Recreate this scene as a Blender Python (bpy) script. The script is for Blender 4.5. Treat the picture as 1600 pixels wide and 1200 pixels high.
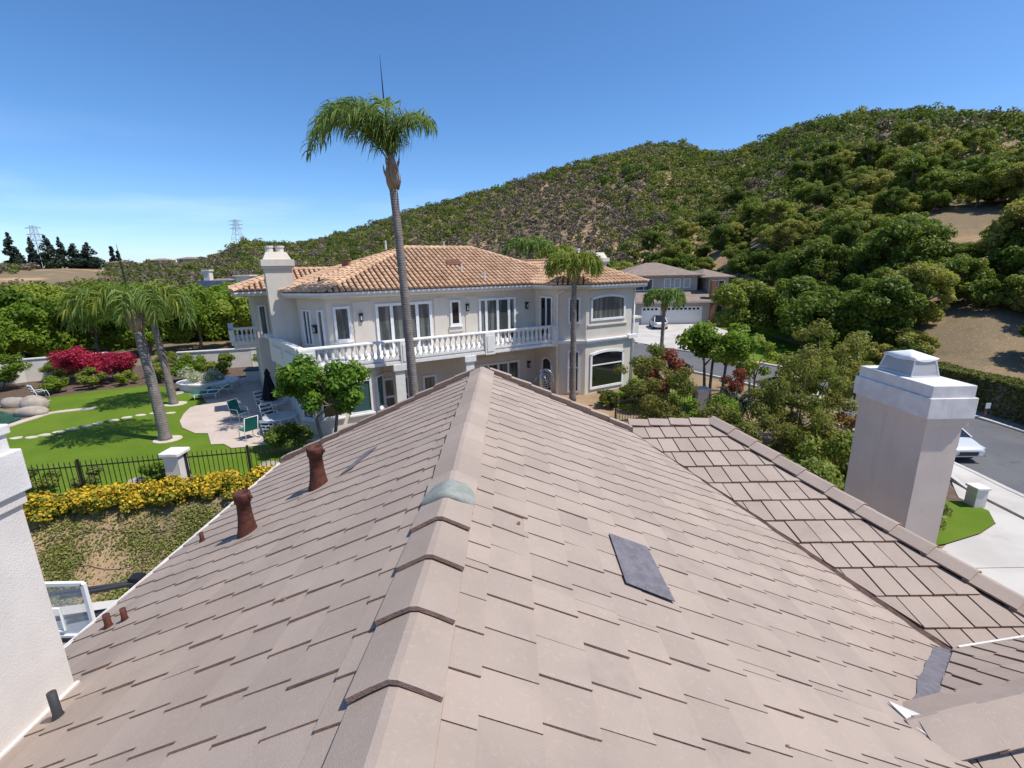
import bpy, bmesh, math, random
import numpy as np
from mathutils import Vector, Matrix, Euler
from math import radians, sin, cos, pi, sqrt, tan, atan2, hypot

# ------------------------------------------------------------------ clear
for o in list(bpy.data.objects):
    bpy.data.objects.remove(o)
scene = bpy.context.scene
COL = scene.collection

# ------------------------------------------------------------------ camera
cam_d = bpy.data.cameras.new('camera')
cam = bpy.data.objects.new('camera', cam_d)
COL.objects.link(cam)
cam_d.sensor_fit = 'HORIZONTAL'
cam_d.sensor_width = 36.0
cam_d.lens = 36.0 * 740.0 / 1600.0
cam_d.clip_start = 0.05
cam_d.clip_end = 6000
CAMZ = 9.0
cam.matrix_world = (Matrix.Translation((0, 0, CAMZ)) @ Matrix.Rotation(radians(90 - 14.0), 4, 'X')
                    @ Matrix.Rotation(radians(-1.0), 4, 'Z'))
scene.camera = cam

# ------------------------------------------------------------------ sky and sun
SUN_AZ, SUN_EL = 105.0, 61.0            # compass angle from +Y towards +X, elevation
world = bpy.data.worlds.new('World')
scene.world = world
world.use_nodes = True
wn, wl = world.node_tree.nodes, world.node_tree.links
wn.clear()
w_out = wn.new('ShaderNodeOutputWorld')
w_bg = wn.new('ShaderNodeBackground')
w_sky = wn.new('ShaderNodeTexSky')
w_sky.sky_type = 'NISHITA'
w_sky.sun_disc = False
w_sky.sun_elevation = radians(SUN_EL)
w_sky.sun_rotation = radians(SUN_AZ)
w_sky.altitude = 150
w_sky.air_density = 0.8
w_sky.dust_density = 0.6
w_sky.ozone_density = 6.0
# faint cirrus near the horizon
w_tc = wn.new('ShaderNodeTexCoord')
w_map = wn.new('ShaderNodeMapping')
w_map.inputs['Scale'].default_value = (1.6, 1.6, 13.0)
w_noise = wn.new('ShaderNodeTexNoise')
w_noise.inputs['Scale'].default_value = 1.7
w_noise.inputs['Detail'].default_value = 6
w_ramp = wn.new('ShaderNodeValToRGB')
w_ramp.color_ramp.elements[0].position = 0.50
w_ramp.color_ramp.elements[1].position = 0.80
w_sep = wn.new('ShaderNodeSeparateXYZ')
w_band = wn.new('ShaderNodeMapRange')
w_band.interpolation_type = 'SMOOTHSTEP'
w_band.inputs['From Min'].default_value = 0.26
w_band.inputs['From Max'].default_value = 0.06
w_mul = wn.new('ShaderNodeMath')
w_mul.operation = 'MULTIPLY'
w_mul2 = wn.new('ShaderNodeMath')
w_mul2.operation = 'MULTIPLY'
w_mul2.inputs[1].default_value = 0.22
w_mix = wn.new('ShaderNodeMixRGB')
w_mix.inputs['Color2'].default_value = (7.2, 7.6, 8.2, 1)
wl.new(w_tc.outputs['Generated'], w_map.inputs['Vector'])
wl.new(w_map.outputs['Vector'], w_noise.inputs['Vector'])
wl.new(w_noise.outputs['Fac'], w_ramp.inputs['Fac'])
wl.new(w_tc.outputs['Generated'], w_sep.inputs['Vector'])
wl.new(w_sep.outputs['Z'], w_band.inputs['Value'])
wl.new(w_ramp.outputs['Color'], w_mul.inputs[0])
wl.new(w_band.outputs['Result'], w_mul.inputs[1])
wl.new(w_mul.outputs[0], w_mul2.inputs[0])
wl.new(w_mul2.outputs[0], w_mix.inputs['Fac'])
w_hsv = wn.new('ShaderNodeHueSaturation')
w_hsv.inputs['Saturation'].default_value = 1.14
wl.new(w_sky.outputs['Color'], w_hsv.inputs['Color'])
wl.new(w_hsv.outputs['Color'], w_mix.inputs['Color1'])
wl.new(w_mix.outputs['Color'], w_bg.inputs['Color'])
w_bg.inputs['Strength'].default_value = 0.15
wl.new(w_bg.outputs['Background'], w_out.inputs['Surface'])

sun_d = bpy.data.lights.new('sun', 'SUN')
sun_d.energy = 4.3
sun_d.angle = radians(0.53)
sun_d.color = (1.0, 0.95, 0.87)
sun = bpy.data.objects.new('sun', sun_d)
COL.objects.link(sun)
_sv = Vector((cos(radians(SUN_EL)) * sin(radians(SUN_AZ)), cos(radians(SUN_EL)) * cos(radians(SUN_AZ)), sin(radians(SUN_EL))))
sun.rotation_euler = (-_sv).to_track_quat('-Z', 'Y').to_euler()
sun.location = _sv * 100

vs = scene.view_settings
vs.view_transform = 'Standard'
vs.look = 'None'
vs.gamma = 1.0
vs.use_curve_mapping = False
vs.exposure = 0.30

# ------------------------------------------------------------------ helpers
rnd = random.Random(7)
ORD = ['first', 'second', 'third', 'fourth', 'fifth', 'sixth', 'seventh', 'eighth', 'ninth', 'tenth', 'eleventh', 'twelfth', 'thirteenth', 'fourteenth', 'fifteenth', 'sixteenth']
NR = np.random.default_rng(11)


def tag(o, label=None, cat=None, group=None, kind=None):
    if label: o['label'] = label
    if cat: o['category'] = cat
    if group: o['group'] = group
    if kind: o['kind'] = kind
    return o


class MB:
    """collects simple shapes, builds ONE mesh object"""
    def __init__(self):
        self.v, self.f, self.m = [], [], []

    def add(self, vs_, fs_, mi=0):
        b = len(self.v)
        self.v += [tuple(p) for p in vs_]
        self.f += [tuple(b + i for i in f) for f in fs_]
        self.m += [mi] * len(fs_)

    def quad(self, *p, mi=0):
        self.add(p, [tuple(range(len(p)))], mi)

    def hexa(self, p, mi=0):     # 8 points: bottom 0-3, top 4-7
        self.add(p, [(3, 2, 1, 0), (4, 5, 6, 7), (0, 1, 5, 4), (1, 2, 6, 5), (2, 3, 7, 6), (3, 0, 4, 7)], mi)

    def box(self, x0, x1, y0, y1, z0, z1, mi=0):
        self.hexa([(x0, y0, z0), (x1, y0, z0), (x1, y1, z0), (x0, y1, z0),
                   (x0, y0, z1), (x1, y0, z1), (x1, y1, z1), (x0, y1, z1)], mi)

    def bar(self, a, b, w, h=None, mi=0, up=(0, 0, 1)):
        a, b = Vector(a), Vector(b)
        h = h or w
        d = (b - a).normalized()
        u = Vector(up)
        if abs(d.dot(u)) > .98: u = Vector((1, 0, 0))
        s = d.cross(u).normalized() * (w / 2)
        t = s.cross(d).normalized() * (h / 2)
        self.hexa([a - s - t, a + s - t, a + s + t, a - s + t, b - s - t, b + s - t, b + s + t, b - s + t], mi)

    def tube(self, pts, rads, n=8, mi=0, cap=True):
        pts = [Vector(p) for p in pts]
        if not hasattr(rads, '__len__'): rads = [rads] * len(pts)
        base = len(self.v)
        prev = None
        for i, p in enumerate(pts):
            d = (pts[min(i + 1, len(pts) - 1)] - pts[max(i - 1, 0)])
            d = d.normalized() if d.length > 1e-9 else Vector((0, 0, 1))
            if prev is None:
                prev = d.orthogonal().normalized()
            prev = (prev - d * prev.dot(d))
            prev = prev.normalized() if prev.length > 1e-6 else d.orthogonal().normalized()
            q = d.cross(prev)
            for k in range(n):
                a = 2 * pi * k / n
                self.v.append(tuple(p + (prev * cos(a) + q * sin(a)) * rads[i]))
        for i in range(len(pts) - 1):
            for k in range(n):
                a = base + i * n + k
                b = base + i * n + (k + 1) % n
                self.f.append((a, b, b + n, a + n)); self.m.append(mi)
        if cap:
            self.f.append(tuple(base + k for k in range(n))[::-1]); self.m.append(mi)
            e = base + (len(pts) - 1) * n
            self.f.append(tuple(e + k for k in range(n))); self.m.append(mi)

    def lathe(self, c, prof, n=12, mi=0):   # prof: (r, z)
        c = Vector(c)
        self.tube([c + Vector((0, 0, z)) for r, z in prof], [max(r, 1e-4) for r, z in prof], n, mi) if False else self._lathe(c, prof, n, mi)

    def _lathe(self, c, prof, n, mi):
        base = len(self.v)
        for r, z in prof:
            for k in range(n):
                a = 2 * pi * k / n
                self.v.append((c.x + r * cos(a), c.y + r * sin(a), c.z + z))
        for i in range(len(prof) - 1):
            for k in range(n):
                a = base + i * n + k
                b = base + i * n + (k + 1) % n
                self.f.append((a, b, b + n, a + n)); self.m.append(mi)
        self.f.append(tuple(base + k for k in range(n))[::-1]); self.m.append(mi)
        e = base + (len(prof) - 1) * n
        self.f.append(tuple(e + k for k in range(n))); self.m.append(mi)

    def prism(self, poly, z0, z1, mi=0):
        n = len(poly)
        vs_ = [(p[0], p[1], z0) for p in poly] + [(p[0], p[1], z1) for p in poly]
        fs_ = [tuple(range(n))[::-1], tuple(range(n, 2 * n))] + [(i, (i + 1) % n, n + (i + 1) % n, n + i) for i in range(n)]
        self.add(vs_, fs_, mi)

    def mesh(self, name, mats, smooth=False):
        me = bpy.data.meshes.new(name)
        me.from_pydata(self.v, [], self.f)
        for m in (mats if isinstance(mats, (list, tuple)) else [mats]): me.materials.append(m)
        if any(self.m): me.polygons.foreach_set('material_index', self.m)
        if smooth: me.polygons.foreach_set('use_smooth', [True] * len(me.polygons))
        me.update()
        return me

    def build(self, name, mats, parent=None, smooth=False, fix=True):
        me = self.mesh(name, mats, smooth)
        if fix:
            bm = bmesh.new(); bm.from_mesh(me)
            if smooth: bmesh.ops.remove_doubles(bm, verts=bm.verts, dist=1e-5)
            bmesh.ops.recalc_face_normals(bm, faces=bm.faces)
            bm.to_mesh(me); bm.free()
        return link(name, me, parent)


def link(name, me, parent=None):
    o = bpy.data.objects.new(name, me)
    COL.objects.link(o)
    if parent is not None: adopt(o, parent)
    return o


def adopt(o, parent):
    """child built in world coordinates under an Empty standing at parent['_loc']"""
    o.parent = parent
    if parent.type == 'EMPTY' and parent.rotation_euler.z == 0 and '_w' in WORLDROOT.get(parent.name, ''):
        o.matrix_parent_inverse = Matrix.Translation(-parent.location)
    return o


WORLDROOT = {}


def root(name, loc, label, cat, group=None, world_children=True, rz=0, scale=1.0):
    o = bpy.data.objects.new(name, None)
    COL.objects.link(o)
    o.empty_display_size = .2
    o.location = loc
    o.rotation_euler = (0, 0, rz)
    if scale != 1.0: o.scale = (scale,) * 3 if not hasattr(scale, '__len__') else scale
    if world_children: WORLDROOT[o.name] = '_w'
    return tag(o, label, cat, group)


def inst(name, me, parent, loc=(0, 0, 0), rot=(0, 0, 0), scale=(1, 1, 1)):
    o = bpy.data.objects.new(name, me)
    COL.objects.link(o)
    if parent is not None: adopt(o, parent)
    o.location = loc; o.rotation_euler = rot; o.scale = scale
    return o


# ------------------------------------------------------------------ materials
def nodemat(name):
    m = bpy.data.materials.new(name)
    m.use_nodes = True
    nt = m.node_tree
    return m, nt.nodes, nt.links, nt.nodes['Principled BSDF']


def mixc(nodes, links, fac, a, b, mode='MIX'):
    n = nodes.new('ShaderNodeMixRGB'); n.blend_type = mode
    for s, v in (('Fac', fac), ('Color1', a), ('Color2', b)):
        if isinstance(v, (int, float)): n.inputs[s].default_value = v
        elif isinstance(v, tuple): n.inputs[s].default_value = (*v, 1) if len(v) == 3 else v
        else: links.new(v, n.inputs[s])
    return n.outputs['Color']


def noise(nodes, links, vec, scale, detail=4, rough=.55):
    n = nodes.new('ShaderNodeTexNoise')
    n.inputs['Scale'].default_value = scale
    n.inputs['Detail'].default_value = detail
    n.inputs['Roughness'].default_value = rough
    if vec is not None: links.new(vec, n.inputs['Vector'])
    return n.outputs['Fac']


def ramp(nodes, links, fac, p0, p1):
    n = nodes.new('ShaderNodeMapRange')
    n.interpolation_type = 'SMOOTHSTEP'
    n.inputs['From Min'].default_value = p0
    n.inputs['From Max'].default_value = p1
    links.new(fac, n.inputs['Value'])
    return n.outputs['Result']


def pmat(name, col, col2=None, scale=3.0, rough=.8, bump=0.0, bscale=60., spec=.3, rand=0.0, metal=0.0,
         col3=None, scale3=25., lo=.35, hi=.65, tint=0.0, lo3=.55, hi3=.7, world=True, streak=None, dirt=None):
    m, N, L, B = nodemat(name)
    if world:
        g = N.new('ShaderNodeNewGeometry'); vec = g.outputs['Position']
    else:
        t = N.new('ShaderNodeTexCoord'); vec = t.outputs['Object']
    c = col
    if col2 is not None:
        c = mixc(N, L, ramp(N, L, noise(N, L, vec, scale, 5), lo, hi), col, col2)
    if col3 is not None:
        c = mixc(N, L, ramp(N, L, noise(N, L, vec, scale3, 6, .65), lo3, hi3), c, col3)
    if streak:          # rain streaks: noise drawn out along the vertical
        mp = N.new('ShaderNodeMapping'); mp.inputs['Scale'].default_value = (9, 9, .55)
        L.new(vec, mp.inputs['Vector'])
        f_ = ramp(N, L, noise(N, L, mp.outputs['Vector'], 1.0, 4, .6), .52, .80)
        c = mixc(N, L, f_, c, streak)
    if dirt:            # grime and lichen with ragged outlines
        f_ = ramp(N, L, noise(N, L, vec, dirt[1], 9, .72), .54, .74)
        c = mixc(N, L, f_, c, dirt[0])
    if rand:
        oi = N.new('ShaderNodeObjectInfo')
        mr = N.new('ShaderNodeMapRange')
        mr.inputs['To Min'].default_value = 1 - rand; mr.inputs['To Max'].default_value = 1 + rand
        L.new(oi.outputs['Random'], mr.inputs['Value'])
        c = mixc(N, L, 1.0, c, mr.outputs['Result'], 'MULTIPLY')
    if tint:
        at = N.new('ShaderNodeAttribute'); at.attribute_name = 'tint'
        mr = N.new('ShaderNodeMapRange')
        mr.inputs['To Min'].default_value = 1 - tint; mr.inputs['To Max'].default_value = 1 + tint
        L.new(at.outputs['Fac'], mr.inputs['Value'])
        c = mixc(N, L, 1.0, c, mr.outputs['Result'], 'MULTIPLY')
    if isinstance(c, tuple): B.inputs['Base Color'].default_value = (*c, 1)
    else: L.new(c, B.inputs['Base Color'])
    B.inputs['Roughness'].default_value = rough
    B.inputs['Specular IOR Level'].default_value = spec
    B.inputs['Metallic'].default_value = metal
    if bump:
        bp = N.new('ShaderNodeBump'); bp.inputs['Strength'].default_value = bump
        bp.inputs['Distance'].default_value = .02
        L.new(noise(N, L, vec, bscale, 5), bp.inputs['Height'])
        L.new(bp.outputs['Normal'], B.inputs['Normal'])
    return m


def leafmat(name, ca, cb, cc=None, rand=.25, trans=.3):
    """foliage: colour runs a..b by the leaf's own tint, to c for some plants"""
    m, N, L, B = nodemat(name)
    at = N.new('ShaderNodeAttribute'); at.attribute_name = 'tint'
    c = mixc(N, L, at.outputs['Fac'], ca, cb)
    oi = N.new('ShaderNodeObjectInfo')
    if cc is not None:
        c = mixc(N, L, ramp(N, L, oi.outputs['Random'], .45, 1.0), c, cc)
    mr = N.new('ShaderNodeMapRange')
    mr.inputs['To Min'].default_value = 1 - rand; mr.inputs['To Max'].default_value = 1 + rand
    L.new(oi.outputs['Random'], mr.inputs['Value'])
    c = mixc(N, L, 1.0, c, mr.outputs['Result'], 'MULTIPLY')
    L.new(c, B.inputs['Base Color'])
    B.inputs['Roughness'].default_value = .55
    B.inputs['Specular IOR Level'].default_value = .25
    if trans:
        tr = N.new('ShaderNodeBsdfTranslucent')
        L.new(mixc(N, L, 1.0, c, (1.1, 1.2, .6), 'MULTIPLY'), tr.inputs['Color'])
        mx = N.new('ShaderNodeMixShader'); mx.inputs['Fac'].default_value = trans
        L.new(B.outputs['BSDF'], mx.inputs[1]); L.new(tr.outputs['BSDF'], mx.inputs[2])
        L.new(mx.outputs['Shader'], N['Material Output'].inputs['Surface'])
    return m


M = {}
TILE_A, TILE_B, TILE_C = (.376, .303, .254), (.343, .276, .232), (.410, .340, .292)
M['tile'] = pmat('concrete_tile', TILE_A, TILE_B, 2.2, .9, .35, 220, .2, rand=.07, col3=TILE_C, scale3=38, lo3=.52, hi3=.78, dirt=((.305, .250, .214), 1.3))
M['tile_s'] = pmat('concrete_tile_far', TILE_A, TILE_B, 2.2, .9, .35, 220, .2, tint=.07, col3=TILE_C, scale3=38, lo3=.52, hi3=.78, dirt=((.305, .250, .214), 1.3))
M['tile_edge'] = pmat('raw_tile_edge', (.25, .165, .125), (.30, .21, .165), 30, .95, .5, 120, .1)
M['felt'] = pmat('roof_felt', (.035, .022, .018), (.06, .04, .03), 12, .95)
M['valley'] = pmat('valley_metal', (.05, .025, .018), (.09, .05, .035), 18, .7)
M['mortar'] = pmat('cap_mortar', (.47, .41, .37), (.38, .32, .28), 30, .95, .5, 90)
M['patina'] = pmat('green_flashing', (.225, .24, .215), (.28, .295, .265), 18, .6, .15, 60)
M['lead'] = pmat('grey_flashing', (.125, .115, .13), (.17, .155, .175), 14, .6, .1, 80, .35, col3=(.24, .23, .24), scale3=60)
M['rust'] = pmat('rusty_iron', (.062, .022, .016), (.115, .036, .024), 22, .7, .4, 60, .3, col3=(.05, .02, .015), scale3=55)
M['stucco_g'] = pmat('grey_beige_stucco', (.66, .565, .485), (.61, .52, .445), 1.6, .95, .35, 150, .15, col3=(.54, .46, .39), scale3=4, lo3=.58, hi3=.85, streak=(.575, .49, .42))
M['stucco_w'] = pmat('off_white_stucco', (.68, .635, .585), (.62, .58, .535), 2.2, .95, .3, 130, .15, col3=(.56, .52, .475), scale3=4, lo3=.6, hi3=.85, streak=(.60, .56, .51))
M['cap_w'] = pmat('white_coping', (.70, .68, .66), (.60, .58, .56), 5, .85, .2, 90, .2, col3=(.50, .48, .46), scale3=3, lo3=.6, hi3=.85, streak=(.58, .56, .535))
M['stucco_n'] = pmat('warm_grey_stucco', (.645, .585, .505), (.595, .535, .46), .9, .95, .15, 140, .15, streak=(.545, .485, .41))
M['trim'] = pmat('white_trim', (.78, .77, .76), (.70, .69, .68), 4, .7, .0, 50, .3)
M['white'] = pmat('white_paint', (.80, .80, .79), rough=.55)
M['stone_w'] = pmat('white_cast_stone', (.74, .72, .69), (.66, .64, .60), 7, .85, .1, 80)
M['terra'] = pmat('terracotta_tile', (.47, .295, .180), (.56, .375, .245), 1.4, .85, .2, 60, .15, tint=.13, col3=(.38, .235, .145), scale3=9)
M['terra_base'] = pmat('roof_underlay', (.10, .05, .035), (.07, .04, .03), 3, .95)
M['black'] = pmat('black_metal', (.012, .012, .013), rough=.45, spec=.5)
M['darkgrey'] = pmat('dark_grey', (.04, .04, .045), rough=.6)
M['soil'] = None
M['bark'] = pmat('bark', (.13, .10, .08), (.22, .18, .145), 9, .95, .6, 40)
M['palmbark'] = pmat('palm_bark', (.215, .185, .165), (.12, .10, .09), 3.5, .95, .5, 30, col3=(.30, .27, .25), scale3=12)
def ringmat():
    m, N, L, B = nodemat('ringed_palm_bark')
    geo = N.new('ShaderNodeNewGeometry'); P_ = geo.outputs['Position']
    wv = N.new('ShaderNodeTexWave'); wv.wave_type = 'BANDS'; wv.bands_direction = 'Z'
    wv.inputs['Scale'].default_value = 3.2; wv.inputs['Distortion'].default_value = 2.2; wv.inputs['Detail'].default_value = 3; wv.inputs['Detail Scale'].default_value = 2
    L.new(P_, wv.inputs['Vector'])
    c = mixc(N, L, ramp(N, L, noise(N, L, P_, 5, 5), .35, .65), (.27, .24, .22), (.19, .165, .148))
    c = mixc(N, L, ramp(N, L, wv.outputs['Fac'], .6, 1.0), c, (.14, .118, .105))
    L.new(c, B.inputs['Base Color']); B.inputs['Roughness'].default_value = .95; B.inputs['Specular IOR Level'].default_value = .1
    bp = N.new('ShaderNodeBump'); bp.inputs['Strength'].default_value = .3; bp.inputs['Distance'].default_value = .01
    L.new(wv.outputs['Fac'], bp.inputs['Height']); bp.invert = True; L.new(bp.outputs['Normal'], B.inputs['Normal'])
    return m


M['palmbark'] = ringmat()
M['palmboot'] = pmat('palm_boot', (.23, .15, .095), (.32, .24, .17), 7, .9, .5, 30)
M['concrete'] = pmat('pale_concrete', (.52, .49, .45), (.44, .41, .375), .5, .9, .12, 60, .2, col3=(.38, .35, .32), scale3=1.6, lo3=.58, hi3=.85)
M['patio'] = pmat('pinkish_patio_paving', (.52, .43, .37), (.46, .38, .33), .9, .9, .1, 60, .2, col3=(.56, .48, .42), scale3=4)
M['asphalt'] = pmat('asphalt', (.105, .106, .114), (.130, .129, .134), .35, .9, .3, 90, .3, col3=(.085, .085, .092), scale3=2.5)
M['court'] = pmat('blue_grey_court', (.165, .185, .215), (.195, .21, .235), 1.2, .85, .1, 60, .3)
M['rock'] = pmat('boulder', (.40, .34, .28), (.30, .26, .22), 3, .95, .6, 14)
M['teal'] = pmat('teal_fabric', (.006, .115, .095), (.010, .145, .12), 20, .8)
M['navy'] = pmat('dark_canvas', (.010, .012, .018), rough=.9)
M['tableglass'] = pmat('frosted_table_top', (.42, .47, .47), rough=.25, spec=.5)
M['silver'] = pmat('silver_metal', (.50, .53, .55), (.35, .38, .40), 25, .35, metal=.7)
M['hcolor'] = pmat('brown_shingle', (.27, .205, .165), (.21, .165, .14), 1.6, .9, .3, 20)
M['grey_siding'] = pmat('grey_siding', (.47, .42, .385), (.43, .385, .35), 2, .9)
M['brick'] = pmat('red_brick', (.30, .15, .10), (.24, .12, .085), 14, .9)
M['solar'] = pmat('solar_panel', (.03, .04, .07), rough=.2, spec=.5)
M['rubber'] = pmat('rubber', (.015, .015, .016), rough=.8)
M['carw'] = pmat('white_car_paint', (.80, .80, .81), rough=.22, spec=.6)
M['cars'] = pmat('silver_car_paint', (.62, .63, .66), rough=.25, spec=.6, metal=.25)
M['chrome'] = pmat('chrome', (.7, .7, .7), rough=.2, metal=.9)
M['redl'] = pmat('red_lens', (.35, .01, .01), rough=.2)
M['hoop'] = pmat('orange_rim', (.55, .12, .03), rough=.5)
M['pylon'] = pmat('galvanised_steel', (.42, .44, .47), rough=.6)
M['steppale'] = pmat('pale_stepping_stone', (.56, .50, .40), (.48, .43, .35), 4, .9)
M['hose'] = pmat('brown_drip_hose', (.07, .04, .028), rough=.8)


def glassmat(name, col=(.018, .024, .026), rough=.06):
    m, N, L, B = nodemat(name)
    B.inputs['Base Color'].default_value = (*col, 1)
    B.inputs['Roughness'].default_value = rough
    B.inputs['Specular IOR Level'].default_value = .6
    return m


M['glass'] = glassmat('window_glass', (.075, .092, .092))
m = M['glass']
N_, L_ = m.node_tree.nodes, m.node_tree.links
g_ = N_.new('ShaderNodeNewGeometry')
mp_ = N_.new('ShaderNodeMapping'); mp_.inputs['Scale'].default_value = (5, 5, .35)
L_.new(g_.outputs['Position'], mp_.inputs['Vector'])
L_.new(mixc(N_, L_, ramp(N_, L_, noise(N_, L_, mp_.outputs['Vector'], 1.0, 3, .5), .42, .66), (.05, .062, .064), (.17, .18, .17)), N_['Principled BSDF'].inputs['Base Color'])  # vertical streaks in the base colour imitate curtain folds and reflections
M['glass_d'] = glassmat('dark_window_glass', (.012, .012, .013))
M['glass_t'] = glassmat('teal_window_glass', (.03, .085, .085))
M['carglass'] = glassmat('car_glass', (.012, .014, .016), .05)
m, N_, L_, B_ = nodemat('clear_acrylic')
B_.inputs['Base Color'].default_value = (.75, .82, .80, 1)
B_.inputs['Roughness'].default_value = .1
B_.inputs['Alpha'].default_value = .22
M['acrylic'] = m
m, N_, L_, B_ = nodemat('pond_water')
B_.inputs['Base Color'].default_value = (.035, .10, .085, 1)
B_.inputs['Roughness'].default_value = .08
M['water'] = m
m, N_, L_, B_ = nodemat('mesh_screen')
B_.inputs['Base Color'].default_value = (.42, .42, .43, 1)
B_.inputs['Roughness'].default_value = .5
B_.inputs['Alpha'].default_value = .75
M['screen'] = m

M['lf_oak'] = leafmat('oak_leaves', (.085, .145, .020), (.225, .275, .045), (.255, .235, .060), rand=.42, trans=.42)
M['lf_hill'] = leafmat('scrub_leaves', (.062, .105, .018), (.235, .245, .062), None, rand=.0, trans=.42)
M['lf_bright'] = leafmat('bright_leaves', (.085, .165, .012), (.225, .310, .030), (.21, .25, .035), trans=.4)
M['lf_citrus'] = leafmat('citrus_leaves', (.050, .135, .012), (.170, .270, .030), None, rand=.05)
M['lf_myrtle'] = leafmat('myrtle_leaves', (.160, .215, .036), (.310, .265, .075), (.36, .185, .07), rand=.2, trans=.45)
M['lf_red'] = leafmat('red_leaves', (.20, .045, .030), (.30, .10, .055), None, rand=.1)
M['lf_yg'] = leafmat('yellow_green_leaves', (.110, .170, .020), (.26, .28, .045), (.20, .22, .08), rand=.1)
M['lf_boug'] = leafmat('bougainvillea_bracts', (.26, .012, .035), (.50, .035, .085), None, rand=.1)
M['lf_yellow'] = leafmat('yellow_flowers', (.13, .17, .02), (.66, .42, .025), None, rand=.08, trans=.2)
M['lf_hedge'] = leafmat('hedge_leaves', (.06, .085, .012), (.19, .19, .028), None, rand=.1)
M['lf_palm'] = leafmat('palm_leaflets', (.075, .140, .025), (.215, .285, .070), None, rand=.12, trans=.38)
M['lf_palmy'] = leafmat('yellowish_palm_leaflets', (.09, .15, .02), (.28, .30, .04), None, rand=.1, trans=.3)  # yellower leaf colour of some palms and single fronds
M['lf_conifer'] = leafmat('conifer_needles', (.016, .030, .020), (.035, .055, .032), None, rand=.15, trans=.1)
M['lf_ground'] = leafmat('ground_cover_leaves', (.115, .155, .030), (.29, .285, .070), None, rand=.0)
M['lf_white'] = leafmat('white_blossom', (.09, .15, .03), (.75, .72, .62), None, rand=.05)


# ------------------------------------------------------------------ numpy meshes for foliage
def np_mesh(name, V, F, mat, tint=None, smooth=False):
    """V (n,3), F (k,4) quads"""
    me = bpy.data.meshes.new(name)
    k, s = F.shape
    me.vertices.add(len(V)); me.vertices.foreach_set('co', np.ascontiguousarray(V, dtype=np.float32).ravel())
    me.loops.add(k * s); me.loops.foreach_set('vertex_index', F.astype(np.int32).ravel())
    me.polygons.add(k)
    me.polygons.foreach_set('loop_start', np.arange(0, k * s, s, dtype=np.int32))
    me.polygons.foreach_set('loop_total', np.full(k, s, dtype=np.int32))
    if smooth: me.polygons.foreach_set('use_smooth', np.ones(k, dtype=bool))
    me.materials.append(mat)
    if tint is not None:
        a = me.attributes.new('tint', 'FLOAT', 'POINT')
        a.data.foreach_set('value', np.ascontiguousarray(tint, dtype=np.float32))
    me.update(calc_edges=True)
    me.validate()
    return me


def unit(a):
    return a / np.maximum(np.linalg.norm(a, axis=1, keepdims=True), 1e-9)


def leaves(P, size, g, out=None, up=.35, aspect=.55, tint=None, droop=0.0):
    """rhombic leaves at points P; returns V, F, tint"""
    n = len(P)
    size = np.broadcast_to(np.asarray(size, float), (n,))
    nr = g.normal(size=(n, 3))
    nr = unit(nr)
    if out is not None: nr = nr * .75 + out * .75
    nr[:, 2] += up
    nr = unit(nr)
    t = unit(np.cross(nr, g.normal(size=(n, 3))))
    b = np.cross(nr, t)
    s = (size * g.uniform(.6, 1.3, n))[:, None]
    V = np.empty((n, 4, 3))
    V[:, 0] = P - t * s
    V[:, 1] = P + b * s * aspect + nr * s * .12
    V[:, 2] = P + t * s
    V[:, 3] = P - b * s * aspect + nr * s * .12
    F = np.arange(n * 4).reshape(n, 4)
    if tint is None: tint = g.uniform(0, 1, n)
    return V.reshape(-1, 3), F, np.repeat(tint, 4)


def cloud(g, spheres, n, inner=.55):
    """points through a set of clumps (cx,cy,cz,r,flat); returns points, outward dirs, clump index"""
    S = np.array(spheres, float)
    w = S[:, 3] ** 2; w /= w.sum()
    idx = g.choice(len(S), n, p=w)
    d = unit(g.normal(size=(n, 3)))
    rr = S[idx, 3] * (inner + (1 - inner) * g.uniform(0, 1, n) ** .6)
    P = S[idx, :3] + d * rr[:, None] * np.stack([np.ones(n), np.ones(n), S[idx, 4]], 1)
    return P, d, idx


def crown_mesh(name, mat, g, spheres, n, leaf, aspect=.55, up=.35, inner=.5, tlo=0., thi=1.):
    P, d, idx = cloud(g, spheres, n, inner)
    ct = g.uniform(0, 1, len(spheres))
    t = np.clip(.55 * ct[idx] + .45 * g.uniform(0, 1, n), 0, 1) * (thi - tlo) + tlo
    V, F, T = leaves(P, leaf, g, d, up, aspect, t)
    return np_mesh(name, V, F, mat, T)


def clumps(g, H0, H1, R, n, rmin=.22, rmax=.38, flat=.8, top=1.0):
    """clump spheres filling an uneven ellipsoid between heights H0..H1 of radius R"""
    out = []
    zc, hz = (H0 + H1) / 2, (H1 - H0) / 2
    for i in range(n):
        d = unit(g.normal(size=(1, 3)))[0]
        r = g.uniform(.35, 1.0) ** .6
        rad = R * g.uniform(rmin, rmax)
        x, y, z = d[0] * r * (R - rad * .6), d[1] * r * (R - rad * .6), d[2] * r * (hz - rad * .4)
        if z > 0: z *= top
        out.append((x, y, zc + z, rad, flat))
    return out


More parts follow.
